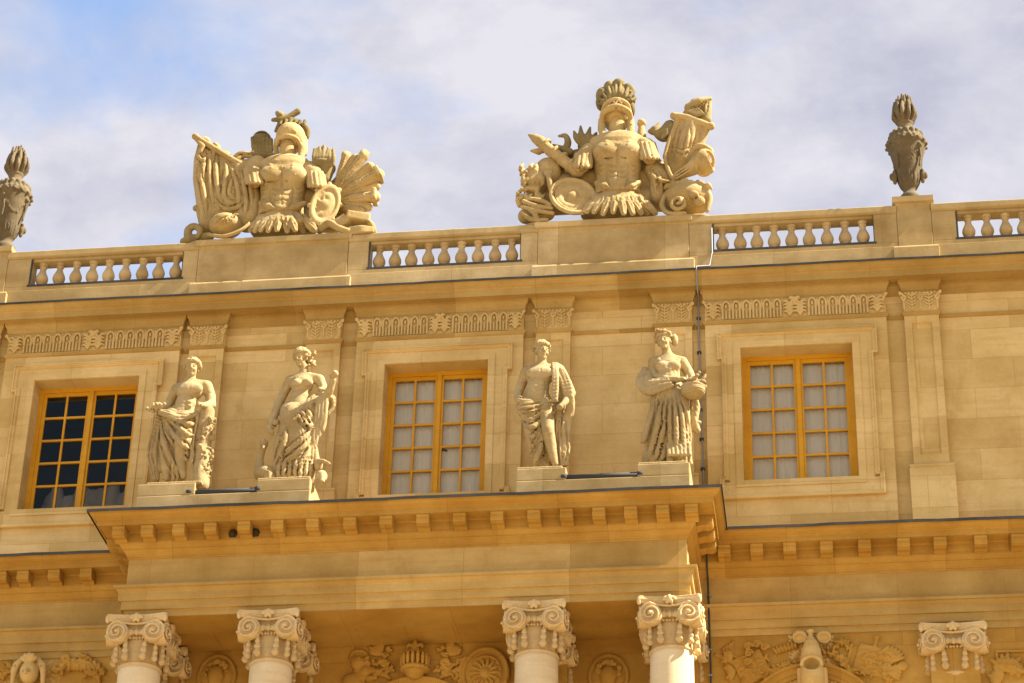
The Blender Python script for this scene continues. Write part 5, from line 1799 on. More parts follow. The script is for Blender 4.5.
def wheel_shield(P, R, t, c, a, b_, tilt, name='shield', rope=True, knobs=False):
    v = Vol((-0.75, -0.3, -0.75), (0.75, 0.3, 0.75), 0.0135)
    A = rot_xyz(tilt[0], tilt[1], tilt[2])
    v.ell((0, 0.05, 0), (R(a) * 0.98, 0.10, R(b_) * 0.98), 0.02, A)
    v.ell((0, -0.20, 0), (R(a) * 0.86, 0.20, R(b_) * 0.86), 0.02, A, 'sub')
    v.tor((0, -0.01, 0), R(a), 0.034, A, 0.01, el=b_ / a)
    v.tor((0, -0.005, 0), R(a) * 0.82, 0.015, A, 0.008, el=b_ / a)
    v.ell(A @ np.array([0, 0.0, 0]), (0.09, 0.06, 0.09), 0.02, A)
    if rope:
        for k in range(9):
            an = 2 * math.pi * k / 9
            v.curve([A @ np.array([0.06 * math.cos(an), -0.02, 0.06 * math.sin(an)]), A @ np.array([R(a) * .45 * math.cos(an + .2), 0.0, R(b_) * .45 * math.sin(an + .2)]), A @ np.array([R(a) * .75 * math.cos(an + .1), -0.01, R(b_) * .75 * math.sin(an + .1)])], [0.018, 0.028, 0.012], 0.01, n=3)
    if knobs:
        for k in range(8):
            an = 2 * math.pi * (k + .3) / 8
            e = A @ np.array([R(a) * 1.0 * math.cos(an), 0, R(b_) * 1.0 * math.sin(an)])
            v.chain([e, e * 1.22], [0.028, 0.036], 0.01)
    rr = random.Random(len(name))
    for k in range(18):
        an, rd = rr.uniform(0, 6.28), rr.uniform(0.15, 0.72)
        q = A @ np.array([R(a) * rd * math.cos(an), 0.0 - 0.01 * rd, R(b_) * rd * math.sin(an)])
        e = A @ np.array([R(a) * rd * math.cos(an + .5), 0.0, R(b_) * rd * math.sin(an + .5)])
        if rope: v.chain([q, e], [0.012, 0.020], 0.008)
        else: v.chain([q + [0, .05, 0], e + [0, .05, 0]], [0.006, 0.012], 0.02)
    p = P(*c)
    v.build(name, M['trophy'], t, Vector(p))


# ---- trophy 1 (left): flag on a pole, crested helmet, wheel, fan of shafts
X1 = float(at(170 + 480 / 4.27, 238, 30.0)[0])
t = thing('trophy', 'stone armour trophy with a flag draped on a pole, left on the parapet', 'sculpture', (X1, 30.0, TZ), 'armour trophies on the parapet')
P = Pose(170, 90, 4.27, X1, 30.0, TZ, TR); R = P.r
cuirass(P, R, t, 478, 300, 492, 598, 118, 100, 150, 1)
# stub arms with pleated sleeves
for cu, sgn, pts in ((360, -1, ((372, 320), (352, 350), (362, 388))), (610, 1, ((594, 345), (620, 366), (628, 402)))):
    v = tvol(P, cu - 70, cu + 70, 270, 430)
    v.chain([P(pts[0][0], pts[0][1], 0.0), P(pts[1][0], pts[1][1], -0.06), P(pts[2][0], pts[2][1], -0.16)], [R(44), R(42), R(32)], 0.04)
    for k in range(7):
        a = -1.5 + 3.0 * k / 6
        p0 = P(pts[1][0] + 34 * math.sin(a), pts[1][1] - 14, -0.08 - 0.13 * math.cos(a))
        p1 = P(pts[2][0] + 34 * math.sin(a), pts[2][1] + 8, -0.16 - 0.13 * math.cos(a))
        v.chain([p0, p1], [0.026, 0.034], 0.008)
    v.ell(P(pts[2][0], pts[2][1] + 14, -0.20), (R(22), 0.09, R(16)), 0.01, mode='sub')
    v.build('sleeve', M['trophy'], t)
# neck and helmet
v = tvol(P, 430, 600, 120, 320)
v.chain([P(500, 310, 0.0), P(502, 240, -0.02)], [R(40), R(36)], 0.02)
v.build('neck', M['trophy'], t)
v = tvol(P, 420, 610, 110, 310)
v.ell(P(516, 205, 0.02), (R(66), 0.27, R(66)), 0.03)
v.ell(P(500, 262, -0.12), (R(44), 0.28, R(66)), 0.02, mode='sub')
v.curve([P(452, 240, -0.08), P(462, 208, -0.22), P(500, 196, -0.285), P(538, 206, -0.22), P(556, 236, -0.08)], [R(9), R(10), R(11), R(10), R(9)], 0.01)
v.curve([P(458, 214, -0.14), P(480, 172, -0.22), P(505, 160, -0.22), P(535, 178, -0.20)], [R(7), R(9), R(9), R(6)], 0.01)
v.curve([P(560, 210, -0.02), P(566, 255, -0.04), P(556, 296, -0.10)], [R(16), R(20), R(12)], 0.01)
v.curve([P(455, 215, 0.0), P(452, 255, -0.04), P(460, 290, -0.06)], [R(12), R(13), R(8)], 0.01)
for k in range(8):
    v.curve([P(562, 190 + 12 * k, 0.02), P(578, 205 + 10 * k, 0.0), P(584, 225 + 6 * k, 0.0)], [R(7), R(8), R(4)], 0.008, n=3)
for k in range(5):
    v.tor(P(516, 205 - 4, 0.02), R(50 - 9 * k), 0.010, rot_xyz(70, 0, 0), 0.006) if k == 0 else None
hm = v.build('helmet', M['trophy'], t)
v = tvol(P, 420, 610, 70, 230)
v.curve([P(452, 175, 0.0), P(480, 138, 0.02), P(530, 138, 0.05), P(580, 170, 0.08), P(584, 200, 0.08)], [R(8), R(16), R(20), R(20), R(12)], 0.02)
v.curve([P(440, 128, -0.06), P(470, 124, -0.04), P(505, 115, 0.0), P(545, 92, 0.03)], [R(9), R(13), R(13), R(15)], 0.01)
v.curve([P(462, 100, -0.02), P(490, 112, 0.0), P(520, 132, 0.02), P(560, 150, 0.02)], [R(14), R(12), R(12), R(10)], 0.01)
v.ell(P(470, 108, -0.04), (R(17), 0.06, R(16)), 0.01)
v.ell(P(470, 106, -0.11), (R(8), 0.04, R(7)), 0.006, mode='sub')
for k in range(6):
    v.chain([P(470 + 20 * k, 150 - abs(k - 2.5) * 2, -0.06), P(476 + 20 * k, 132, -0.03)], [R(6), R(8)], 0.008)
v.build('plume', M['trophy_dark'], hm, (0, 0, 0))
# quiver behind the right shoulder
v = tvol(P, 320, 460, 190, 310)
v.chain([P(400, 290, 0.08), P(392, 215, 0.12)], [R(34), R(44)], 0.01)
for k in range(6):
    v.cap(P(358 + 15 * k, 285, -0.02), P(352 + 16 * k, 206 + (k % 2) * 6, 0.0), R(7), R(9), 0.006)
v.chain([P(350, 268, -0.04), P(445, 276, -0.04)], R(8), 0.008); v.chain([P(350, 238, -0.02), P(442, 244, -0.02)], R(6), 0.008)
v.ell(P(392, 200, 0.1), (R(34), 0.12, R(10)), 0.01, mode='sub')
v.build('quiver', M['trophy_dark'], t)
# pole with draped flag
v = tvol(P, 90, 300, 180, 330)
v.chain([P(110, 200, -0.10), P(250, 288, -0.06), P(350, 345, 0.0)], [R(13), R(14), R(14)], 0.006)
v.ell(P(108, 199, -0.10), (R(16), 0.05, R(16)), 0.01)
v.build('flag_pole', M['trophy'], t)
v = tvol(P, 90, 400, 190, 610)
for pts in ([(148, 225), (140, 300), (142, 380), (160, 500), (165, 580)], [(190, 250), (180, 330), (200, 420), (215, 520)], [(235, 285), (240, 360), (250, 440), (262, 540)],
            [(290, 300), (300, 380), (310, 460), (320, 560)], [(335, 320), (340, 400), (350, 480), (340, 560)]):
    v.chain([P(u, w, 0.03) for u, w in pts], [R(28), R(40), R(46), R(48), R(44)][:len(pts)], 0.06)
for pts, r in (([(120, 265), (140, 232), (170, 236), (188, 262), (176, 300)], 11), ([(150, 235), (146, 300), (138, 380), (150, 470), (158, 560)], 10), ([(176, 245), (168, 330), (176, 430), (190, 520)], 9),
               ([(205, 262), (196, 350), (216, 460), (262, 500)], 11), ([(230, 280), (240, 350), (230, 450), (268, 485), (300, 470)], 10), ([(262, 295), (270, 360), (252, 440), (285, 455)], 8), ([(262, 290), (300, 270), (350, 272), (420, 262)], 9),
               ([(260, 300), (310, 285), (350, 284), (430, 276)], 8), ([(250, 305), (285, 400), (292, 480), (268, 540)], 10), ([(300, 330), (318, 410), (325, 490), (310, 560)], 10), ([(330, 350), (345, 430), (350, 510)], 9),
               ([(205, 480), (240, 510), (290, 500), (320, 470)], 10), ([(196, 520), (240, 540), (300, 530)], 9), ([(130, 300), (126, 360), (140, 420)], 9), ([(128, 255), (122, 280), (140, 300), (160, 280)], 8)):
    v.fold(P, pts, [R(r * .8)] + [R(r * 1.05)] * (len(pts) - 2) + [R(r * .8)], 0.008)
v.chain([P(112, 212, -0.10), P(140, 240, -0.12), P(130, 262, -0.12)], [R(8), R(12), R(9)], 0.01)
v.build('draped_flag', M['trophy'], t)
v = tvol(P, 90, 190, 470, 640)
for k in range(5):
    v.curve([P(128 + 10 * k, 478, -0.02), P(122 + 12 * k, 520, -0.06), P(130 + 10 * k, 568, -0.03)], [R(8), R(11), R(7)], 0.008, n=3)
v.ell(P(110, 505, -0.02), (R(14), 0.05, R(14)), 0.01)
v.build('tassel', M['trophy_dark'], t)
v = tvol(P, 150, 330, 520, 640)
v.ell(P(238, 580, -0.10), (R(74), 0.24, R(52)), 0.02)
v.curve([P(165, 618, -0.25), P(230, 625, -0.32), P(300, 600, -0.30), P(345, 565, -0.26)], [R(8), R(9), R(9), R(7)], 0.01)
for k in range(5): v.fold(P, [(180 + 14 * k, 612 - 5 * k), (215 + 14 * k, 560 - 6 * k), (270 + 8 * k, 540 - 2 * k)], [R(3), R(6), R(3)], 0.008)
v.build('cannon_ball', M['trophy'], t)
v = tvol(P, 40, 170, 560, 670)
v.curve([P(80, 640, -0.10), P(78, 600, -0.10), P(104, 582, -0.12), P(128, 600, -0.14), P(118, 628, -0.16)], [R(20), R(18), R(15), R(14), R(10)], 0.02)
v.chain([P(60, 648, -0.08), P(100, 640, -0.06), P(170, 625, -0.05)], [R(18), R(24), R(20)], 0.02)
v.build('scroll_end', M['trophy_dark'], t)
# wheel-like oval shield, flaming urn, fan of shafts and books on the right
wheel_shield(P, R, t, (662, 492, -0.20), 54, 96, (0, 14, 18), 'wheel_shield', True, True)
v = tvol(P, 590, 730, 220, 400)
v.chain([P(655, 380, 0.0), P(660, 340, 0.0)], [R(34), R(44)], 0.02)
v.tor(P(655, 332, 0.0), R(46), 0.03, rot_xyz(80, 0, 0), 0.01)
v.ell(P(658, 300, 0.02), (R(48), 0.16, R(40)), 0.02)
rr = random.Random(9)
for k in range(10):
    u = 615 + 9 * k
    v.curve([P(u, 320, -0.12), P(u + rr.uniform(-6, 6), 288, -0.13), P(u + rr.uniform(-4, 8), 258 - 14 * math.sin(math.pi * k / 9) + rr.uniform(-8, 6), -0.08)], [R(8), R(10), R(5)], 0.008, n=3)
v.curve([P(655, 280, 0.0), P(650, 255, 0.0), P(658, 238, 0.0)], [R(14), R(12), R(6)], 0.01)
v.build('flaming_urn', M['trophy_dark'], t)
for j, (u, w, r0, y) in enumerate(((752, 288, 20, 0.0), (790, 292, 20, 0.02), (826, 284, 22, -0.02), (852, 330, 24, -0.02), (890, 362, 27, -0.06), (878, 410, 22, 0.02), (874, 456, 26, -0.07), (846, 500, 20, -0.02), (818, 520, 18, -0.06))):
    v = tvol(P, 690, 920, 250, 550)
    a, b_ = P(706, 425 + 9 * j, 0.02), P(u, w, y)
    d = (b_ - a) / np.linalg.norm(b_ - a)
    nrm = np.array([-d[2], 0, d[0]])
    v.chain([a, lerp(a, b_, 0.55), b_], [R(13), R(r0 * 0.95), R(r0 * 1.0)], 0.02)
    v.chain([lerp(a, b_, 0.2) + [0, -R(14), 0], b_ + [0, -R(r0 * .55), 0]], [R(6), R(r0 * .62)], 0.012)
    v.chain([lerp(a, b_, 0.35) + nrm * R(r0 * .55) + [0, -R(r0 * .6), 0], b_ + nrm * R(r0 * .6) + [0, -R(r0 * .6), 0]], [R(3), R(5)], 0.006)
    for q in (-0.45, 0.1, 0.5):
        pa, pb = lerp(a, b_, 0.25), b_
        v.chain([pa + nrm * q * R(12) + [0, -R(15), 0], pb + nrm * q * R(r0 * 1.3) + [0, -R(r0 * 1.02), 0]], [0.006, 0.011], 0.008, 'sub')
    if j in (4, 6):
        ang = math.degrees(math.atan2(d[2], d[0]))
        v.box(b_, (0.035, 0.13, R(r0) * 1.05), 0.010, rot_xyz(0, -ang, 0), 0.015)
    elif j in (2, 0):
        v.curve([b_, b_ + d * 0.05 + nrm * 0.03, b_ + d * 0.06 - nrm * 0.03], [R(r0), R(r0 * .8), R(r0 * .5)], 0.02)
    v.build('fan_shaft', M['trophy'], t)
v = tvol(P, 630, 890, 530, 640)
v.box(P(800, 570, -0.08), (R(52), 0.22, R(22)), 0.02, rot_xyz(0, 6, 14), 0.01)
v.box(P(742, 576, -0.16), (R(26), 0.14, R(24)), 0.015, rot_xyz(0, -35, 0), 0.01)
for k in range(4):
    v.curve([P(770, 590 + 7 * k, -0.28), P(820, 585 + 7 * k, -0.31), P(866, 590 + 5 * k, -0.26)], [R(7), R(8), R(7)], 0.006)
v.ell(P(862, 594, -0.10), (R(18), 0.22, R(22)), 0.02)
v.curve([P(640, 600, -0.20), P(680, 570, -0.26), P(720, 590, -0.28), P(760, 604, -0.28)], [R(16), R(18), R(16), R(14)], 0.02)
v.build('rolled_books', M['trophy'], t)
v = tvol(P, 120, 880, 240, 640)
for pts, r in (([(200, 560), (480, 540), (700, 570)], 60), ([(300, 480), (480, 460), (660, 470)], 62), ([(340, 400), (480, 390), (620, 400)], 50), ([(680, 440), (740, 420), (800, 400)], 46), ([(680, 500), (760, 500), (830, 490)], 44), ([(700, 420), (760, 350), (800, 320)], 30)):
    v.chain([P(u, w, 0.16) for u, w in pts], [R(r), R(r), R(r * .8)], 0.05, sq=(1, 1.3, 1))
v.build('stone_core', M['trophy'], t)
bs = Vol((-1.35, -0.33, -0.02), (1.25, 0.33, 0.09), 0.0135)
bs.chain([(-1.15, -0.02, 0.0), (1.12, -0.02, 0.0)], 0.26, 0.02, sq=(1, 1, 4.0))
bs.build('base_slab', M['trophy'], t)

# ---- trophy 2 (right): plumed visor helmet, round shield, trumpet, unrolled scroll
X2 = float(at(500 + 505 / 4.27, 217, 30.0)[0])
t = thing('trophy', 'stone armour trophy with a tall plumed helmet and trumpet, right of centre on the parapet', 'sculpture', (X2, 30.0, TZ), 'armour trophies on the parapet')
P = Pose(500, 70, 4.27, X2, 30.0, TZ, TR); R = P.r
cuirass(P, R, t, 502, 285, 490, 606, 118, 98, 168, 2)
for pts in (((385, 355), (358, 378), (352, 408)), ((604, 330), (622, 330), (640, 372))):
    v = tvol(P, pts[1][0] - 80, pts[1][0] + 80, 250, 450)
    v.chain([P(pts[0][0], pts[0][1], 0.0), P(pts[1][0], pts[1][1], -0.06), P(pts[2][0], pts[2][1], -0.17)], [R(46), R(42), R(32)], 0.04)
    for k in range(7):
        a = -1.5 + 3.0 * k / 6
        v.chain([P(pts[1][0] + 36 * math.sin(a), pts[1][1] - 18, -0.08 - 0.13 * math.cos(a)), P(pts[2][0] + 34 * math.sin(a), pts[2][1] + 4, -0.17 - 0.13 * math.cos(a))], [0.026, 0.034], 0.008)
    v.ell(P(pts[2][0], pts[2][1] + 12, -0.22), (R(24), 0.09, R(18)), 0.01, mode='sub')
    v.build('sleeve', M['trophy'], t)
v = tvol(P, 430, 590, 150, 310)
v.chain([P(500, 295, 0.0), P(498, 215, -0.02)], [R(40), R(35)], 0.02)
v.build('neck', M['trophy'], t)
v = tvol(P, 400, 600, 110, 310)
v.ell(P(496, 195, 0.04), (R(68), 0.27, R(72)), 0.03)
v.ell(P(497, 262, -0.12), (R(42), 0.30, R(78)), 0.02, mode='sub')
v.curve([P(432, 215, -0.08), P(446, 178, -0.22), P(496, 158, -0.27), P(546, 176, -0.22), P(560, 212, -0.08)], [R(10), R(14), R(16), R(14), R(10)], 0.012)
v.curve([P(436, 180, -0.08), P(452, 144, -0.20), P(496, 126, -0.24), P(540, 142, -0.20), P(556, 178, -0.08)], [R(8), R(10), R(11), R(10), R(8)], 0.01)
for k, u in enumerate((452, 472, 496, 520, 541)):
    v.ell(P(u, 161 + 0.012 * (u - 496) ** 2, -0.30 + 0.0000 * k), (R(5.5), 0.06, R(5)), 0.004, mode='sub')
v.curve([P(470, 142, -0.24), P(480, 130, -0.25), P(492, 142, -0.27), P(505, 130, -0.26), P(520, 142, -0.25)], R(4), 0.006)
for q in (-1, 1):
    v.curve([P(496 + q * 62, 215, -0.06), P(496 + q * 62, 255, -0.10), P(496 + q * 50, 290, -0.14)], [R(15), R(17), R(11)], 0.012)
    for k in range(4):
        v.ell(P(496 + q * (66 - 4 * k), 235 + 14 * k, -0.12), (R(9), 0.03, R(8)), 0.006)
hm = v.build('helmet', M['trophy'], t)
v = tvol(P, 395, 595, 35, 215)
for (u, w, a, b_) in ((440, 112, 32, 36), (470, 84, 30, 36), (508, 72, 32, 32), (548, 92, 28, 30), (560, 120, 20, 24), (558, 165, 20, 32), (430, 142, 22, 26), (500, 110, 55, 36)):
    v.ell(P(u, w, 0.02), (R(a), 0.16, R(b_)), 0.02)
for (u0, u1, w1) in ((460, 430, 120), (470, 445, 92), (485, 470, 62), (500, 505, 50), (515, 540, 66), (525, 562, 92), (535, 568, 120), (470, 428, 145)):
    for q in (-5, 5):
        v.curve([P(u0 + q, 138, -0.12), P(0.5 * (u0 + u1) + q * 1.6, 0.5 * (140 + w1), -0.17), P(u1 + q * 2, w1, -0.08)], [R(7), R(8), R(7)], 0.008, n=3)
v.build('plume', M['trophy_dark'], hm, (0, 0, 0))
# left: mace, crescent, torch, lion, shield, cloth
v = tvol(P, 105, 390, 255, 450)
v.chain([P(122, 276, -0.02), P(150, 292, -0.04), P(172, 306, -0.05)], [R(5), R(20), R(26)], 0.008)
v.chain([P(172, 306, -0.05), P(215, 345, -0.08), P(300, 410, -0.10), P(330, 432, -0.10)], [R(20), R(26), R(26), R(32)], 0.012)
for f in (0.15, 0.4, 0.62, 0.85):
    p = lerp(P(172, 306, -0.05), P(325, 428, -0.10), f)
    v.tor(p, R(29), 0.024, rot_xyz(0, 38, 0) @ rot_xyz(0, 0, 90), 0.008)
for k in range(5):
    v.ell(P(318 + 8 * k, 408 + 9 * (k % 3), -0.22), (R(10), 0.03, R(12)), 0.006)
v.chain([P(132, 345, 0.0), P(165, 348, 0.0)], [R(5), R(16)], 0.01)
v.build('mace', M['trophy'], t)
v = tvol(P, 220, 330, 255, 390)
v.curve([P(252, 282, 0.02), P(280, 282, 0.02), P(290, 312, 0.02), P(276, 345, 0.02)], [R(6), R(12), R(16), R(16)], 0.01)
v.ell(P(292, 352, 0.0), (R(24), 0.08, R(20)), 0.01)
v.chain([P(228, 322, 0.0), P(262, 335, 0.0)], [R(7), R(14)], 0.01)
v.build('crescent', M['trophy_dark'], t)
v = tvol(P, 295, 430, 215, 380)
v.chain([P(380, 360, 0.05), P(374, 310, 0.05)], [R(38), R(40)], 0.02)
for k in range(3): v.tor(P(377, 345 - 18 * k, 0.05), R(40), 0.024, rot_xyz(80, 0, 0), 0.01)
for u0, u1, w1 in ((345, 316, 262), (360, 344, 240), (380, 385, 245), (400, 412, 268), (352, 325, 285), (392, 400, 285)):
    v.curve([P(u0, 312, -0.04), P(0.5 * (u0 + u1) - 5, 0.5 * (312 + w1), -0.05), P(u1, w1, 0.0)], [R(15), R(14), R(5)], 0.01)
v.build('torch', M['trophy_dark'], t)
v = tvol(P, 70, 260, 370, 610)
v.ell(P(205, 440, 0.05), (R(62), 0.20, R(72)), 0.03)
v.ell(P(150, 480, 0.0), (R(52), 0.20, R(80)), 0.03)
rr = random.Random(12)
for k in range(46):
    a = rr.uniform(0, 1)
    u, w = 170 - 80 * a + rr.uniform(-14, 30), 400 + 140 * rr.random()
    v.curve([P(u, w, -0.14), P(u - 10, w + 12, -0.18), P(u - 16, w + 28, -0.12)], [R(6), R(9), R(4)], 0.008, n=3)
v.curve([P(205, 438, -0.16), P(212, 480, -0.20), P(222, 530, -0.20)], [R(13), R(12), R(10)], 0.01)
v.tor(P(205, 440, -0.17), R(14), 0.018, None, 0.006)
v.build('lion_skin', M['trophy'], t)
wheel_shield(P, R, t, (312, 540, -0.18), 94, 94, (-8, 0, 14), 'round_shield', False, False)
v = tvol(P, 55, 260, 510, 670)
v.chain([P(110, 625, -0.08), P(200, 610, -0.10)], [R(34), R(36)], 0.03)
v.curve([P(85, 575, -0.10), P(80, 552, -0.12), P(105, 540, -0.14), P(125, 560, -0.16)], [R(14), R(14), R(13), R(13)], 0.012)
for pts in ([(100, 560), (150, 580), (220, 590)], [(95, 585), (150, 600), (225, 612)], [(90, 610), (140, 640), (200, 640)], [(120, 590), (150, 620), (165, 650)], [(130, 550), (180, 560), (215, 575)]):
    v.curve([P(u, w, -0.24) for u, w in pts], [R(9), R(12), R(9)], 0.01)
v.build('folded_cloth', M['trophy'], t)
# right: ball-topped flask, unrolled scroll, trumpet, axe blade, mask
v = tvol(P, 570, 650, 195, 310)
v.chain([P(604, 300, 0.05), P(604, 245, 0.05)], [R(24), R(14)], 0.012)
v.ell(P(605, 228, 0.05), (R(20), 0.08, R(19)), 0.01)
v.build('pommel', M['trophy'], t)
v = tvol(P, 630, 730, 205, 330)
v.curve([P(640, 262, 0.02), P(662, 258, 0.02), P(680, 226, 0.02)], [R(10), R(22), R(4)], 0.015)
v.curve([P(668, 270, -0.02), P(700, 275, -0.02), P(725, 240, -0.02)], [R(16), R(34), R(28)], 0.02)
for k in range(4): v.curve([P(690, 262 + 10 * k, -0.16), P(715, 250 + 8 * k, -0.17), P(735, 225 + 8 * k, -0.12)], R(5), 0.006, n=3)
v.build('axe_blade', M['trophy_dark'], t)
v = tvol(P, 690, 925, 180, 500)
for i in range(9):
    a = i / 8
    v.chain([P(762 + 122 * a, 210 + 30 * a, -0.10 + 0.04 * math.sin(a * 9)), P(735 + 120 * a, 290 + 25 * a, -0.10 + 0.05 * math.sin(a * 8)), P(712 + 100 * a, 370 + 10 * a, -0.07 + 0.04 * math.sin(a * 7)), P(735 + 60 * a, 440 - 20 * a, -0.03)], [R(17), R(19), R(18), R(14)], 0.02)
v.curve([P(762, 205, -0.12), P(726, 290, -0.15), P(706, 370, -0.16), P(720, 430, -0.16), P(746, 478, -0.16)], R(9), 0.01)
v.chain([P(745, 196, -0.14), P(800, 202, -0.15), P(896, 240, -0.14)], [R(16), R(15), R(15)], 0.008)
v.ell(P(742, 196, -0.14), (R(17), 0.06, R(17)), 0.008); v.ell(P(900, 240, -0.14), (R(18), 0.06, R(18)), 0.008)
for pts in ([(770, 230), (752, 300), (735, 380)], [(810, 235), (800, 310), (770, 400)], [(850, 245), (838, 310), (806, 380)], [(740, 330), (780, 350), (820, 330)]):
    v.fold(P, pts, [R(5), R(9), R(5)], 0.012)
v.build('unrolled_scroll', M['trophy'], t)
v = tvol(P, 770, 920, 95, 240)
v.chain([P(815, 200, 0.0), P(838, 150, 0.02)], [R(40), R(32)], 0.02)
v.curve([P(806, 160, -0.08), P(850, 136, -0.10), P(898, 122, -0.06)], [R(20), R(20), R(8)], 0.012)
v.curve([P(880, 215, -0.04), P(888, 165, -0.04), P(898, 122, -0.02)], [R(24), R(16), R(7)], 0.012)
v.chain([P(845, 190, 0.02), P(878, 160, 0.02), P(892, 132, 0.0)], [R(34), R(22), R(8)], 0.02)
for k in range(6): v.fold(P, [(812 + 13 * k, 205 - 3 * k), (818 + 12 * k, 178 - 4 * k), (832 + 11 * k, 148 - 4 * k)], [R(5), R(7), R(4)], 0.006)
for k in range(5): v.chain([P(800 + 11 * k, 176 - 3 * k, -0.18), P(840 + 8 * k, 196 - 2 * k, -0.18)], R(4.5), 0.006)
v.build('flag_roll', M['trophy_dark'], t)
v = tvol(P, 735, 930, 310, 500)
v.chain([P(748, 462, -0.16), P(800, 432, -0.20), P(845, 405, -0.22)], [R(17), R(24), R(40)], 0.012)
A = rot_xyz(0, 33, 0) @ rot_xyz(0, 0, 62)
v.chain([P(845, 405, -0.22), P(872, 394, -0.24)], [R(40), R(58)], 0.02)
dd = P(872, 394, -0.24) - P(845, 405, -0.22); dd /= np.linalg.norm(dd)
v.ell(P(872, 394, -0.24) + dd * R(58) * 0.95, (R(56),) * 3, 0.008, None, 'sub')
v.tor(P(874, 397, -0.24), R(54), 0.024, A, 0.008)
for q in (-1, 0, 1): v.chain([P(752, 452 + q * 12, -0.26), P(815, 410 + q * 16, -0.30)], R(4.5), 0.006)
v.curve([P(800, 360, -0.10), P(850, 325, -0.12), P(898, 345, -0.12), P(888, 370, -0.12)], [R(12), R(14), R(14), R(10)], 0.012)
v.build('trumpet', M['trophy'], t)
v = tvol(P, 670, 920, 450, 630)
v.ell(P(800, 552, -0.06), (R(108), 0.28, R(74)), 0.03)
v.tor(P(760, 570, -0.31), R(28), 0.030, None, 0.012)
v.curve([P(760, 570, -0.34), P(772, 562, -0.35), P(770, 550, -0.34)], R(8), 0.008)
v.ell(P(828, 532, -0.33), (R(22), 0.06, R(18)), 0.012)
v.ell(P(850, 560, -0.30), (R(26), 0.06, R(24)), 0.015)
v.ell(P(812, 556, -0.34), (R(12), 0.05, R(9)), 0.006, mode='sub'); v.ell(P(838, 545, -0.345), (R(8), 0.05, R(7)), 0.006, mode='sub')
for k in range(22):
    u = 700 + 190 * rr.random()
    v.curve([P(u, 505 - 20 * math.sin((u - 700) / 190 * 3.14), -0.22), P(u + 12, 492 - 18 * math.sin((u - 700) / 190 * 3.14) + rr.uniform(-6, 8), -0.26), P(u + 26, 508 - 20 * math.sin((u - 690) / 190 * 3.14), -0.22)], [R(6), R(9), R(5)], 0.008, n=3)
v.curve([P(870, 500, -0.22), P(895, 545, -0.20), P(885, 600, -0.22)], [R(10), R(13), R(10)], 0.012)
v.curve([P(700, 540, -0.22), P(692, 580, -0.22), P(720, 612, -0.26), P(790, 612, -0.30)], [R(9), R(12), R(11), R(9)], 0.012)
v.build('lion_mask', M['trophy'], t)
v = tvol(P, 610, 730, 400, 560)
v.chain([P(660, 430, 0.04), P(690, 470, 0.0), P(680, 540, 0.0)], [R(44), R(50), R(40)], 0.04)
v.curve([P(640, 440, -0.14), P(680, 470, -0.20), P(735, 480, -0.18)], [R(8), R(10), R(8)], 0.01)
for pts in ([(640, 410), (660, 470), (665, 540)], [(665, 420), (690, 480), (690, 545)], [(690, 450), (712, 500), (708, 550)]):
    v.fold(P, pts, [R(7), R(9), R(6)], 0.008)
v.build('hanging_cloth', M['trophy'], t)
v = tvol(P, 120, 880, 240, 640)
for pts, r in (([(150, 570), (480, 550), (800, 560)], 62), ([(240, 500), (480, 460), (700, 480)], 60), ([(300, 420), (480, 390), (660, 410)], 50), ([(330, 370), (480, 350), (640, 340)], 36), ([(690, 440), (760, 430), (820, 420)], 44), ([(180, 430), (260, 420), (330, 400)], 44)):
    v.chain([P(u, w, 0.16) for u, w in pts], [R(r), R(r), R(r * .8)], 0.05, sq=(1, 1.3, 1))
v.build('stone_core', M['trophy'], t)
bs = Vol((-1.40, -0.33, -0.02), (1.30, 0.33, 0.09), 0.0135)
bs.chain([(-1.15, -0.02, 0.0), (1.15, -0.02, 0.0)], 0.26, 0.02, sq=(1, 1, 4.0))
bs.build('base_slab', M['trophy'], t)
# ------------------------------------------------------------------ carved reliefs of the lower wall
FY = 29.70


def RP(px, py, y=LWY - 0.01):
    p = at(px, py, y)
    return np.array([p[0], y, p[2]])


def relief(name, px0, px1, py0, py1, fill, mat='low', h=0.011, dep=0.22):
    a, b = RP(px0, py1), RP(px1, py0)
    v = Vol((min(a[0], RP(px0, py0)[0]) - 0.06, LWY - dep, a[2] - 0.10), (max(b[0], RP(px1, py1)[0]) + 0.06, LWY + 0.04, b[2] + 0.08), h)
    fill(v)
    v.box(((v.lo[0] + v.ax[0][-1]) / 2, LWY + 0.012, (v.lo[2] + v.ax[2][-1]) / 2), ((v.ax[0][-1] - v.lo[0]) / 2 - 0.03, 0.012, (v.ax[2][-1] - v.lo[2]) / 2 - 0.03), 0.004, None, 0.012)
    return v.build(name, M[mat], PAL, -WLOC[PAL.name])


def leaf(v, p, ang, ln, w, lift=0.02):
    d = np.array([math.cos(ang), 0, math.sin(ang)])
    A = rot_xyz(0, -math.degrees(ang), 0)
    v.ell(np.array(p) + d * ln * 0.5 + [0, -lift, 0], (ln * 0.52, lift + 0.014, w), 0.006, A)
    v.chain([np.array(p) + [0, -lift * 1.7, 0], np.array(p) + d * ln * 0.95 + [0, -lift * 1.6, 0]], [0.006, 0.004], 0.004)


def garland(v, pts, r=0.04, seed=0):
    rr = random.Random(seed)
    for p in spline(pts, 6):
        for k in range(3):
            q = p + np.array([rr.uniform(-r, r), rr.uniform(-.02, .0), rr.uniform(-r, r)])
            v.ell(q, (rr.uniform(.6, 1.1) * r * .8,) * 3, 0.006)
            if rr.random() < .6: leaf(v, q, rr.uniform(0, 6.3), r * 1.9, r * .55)


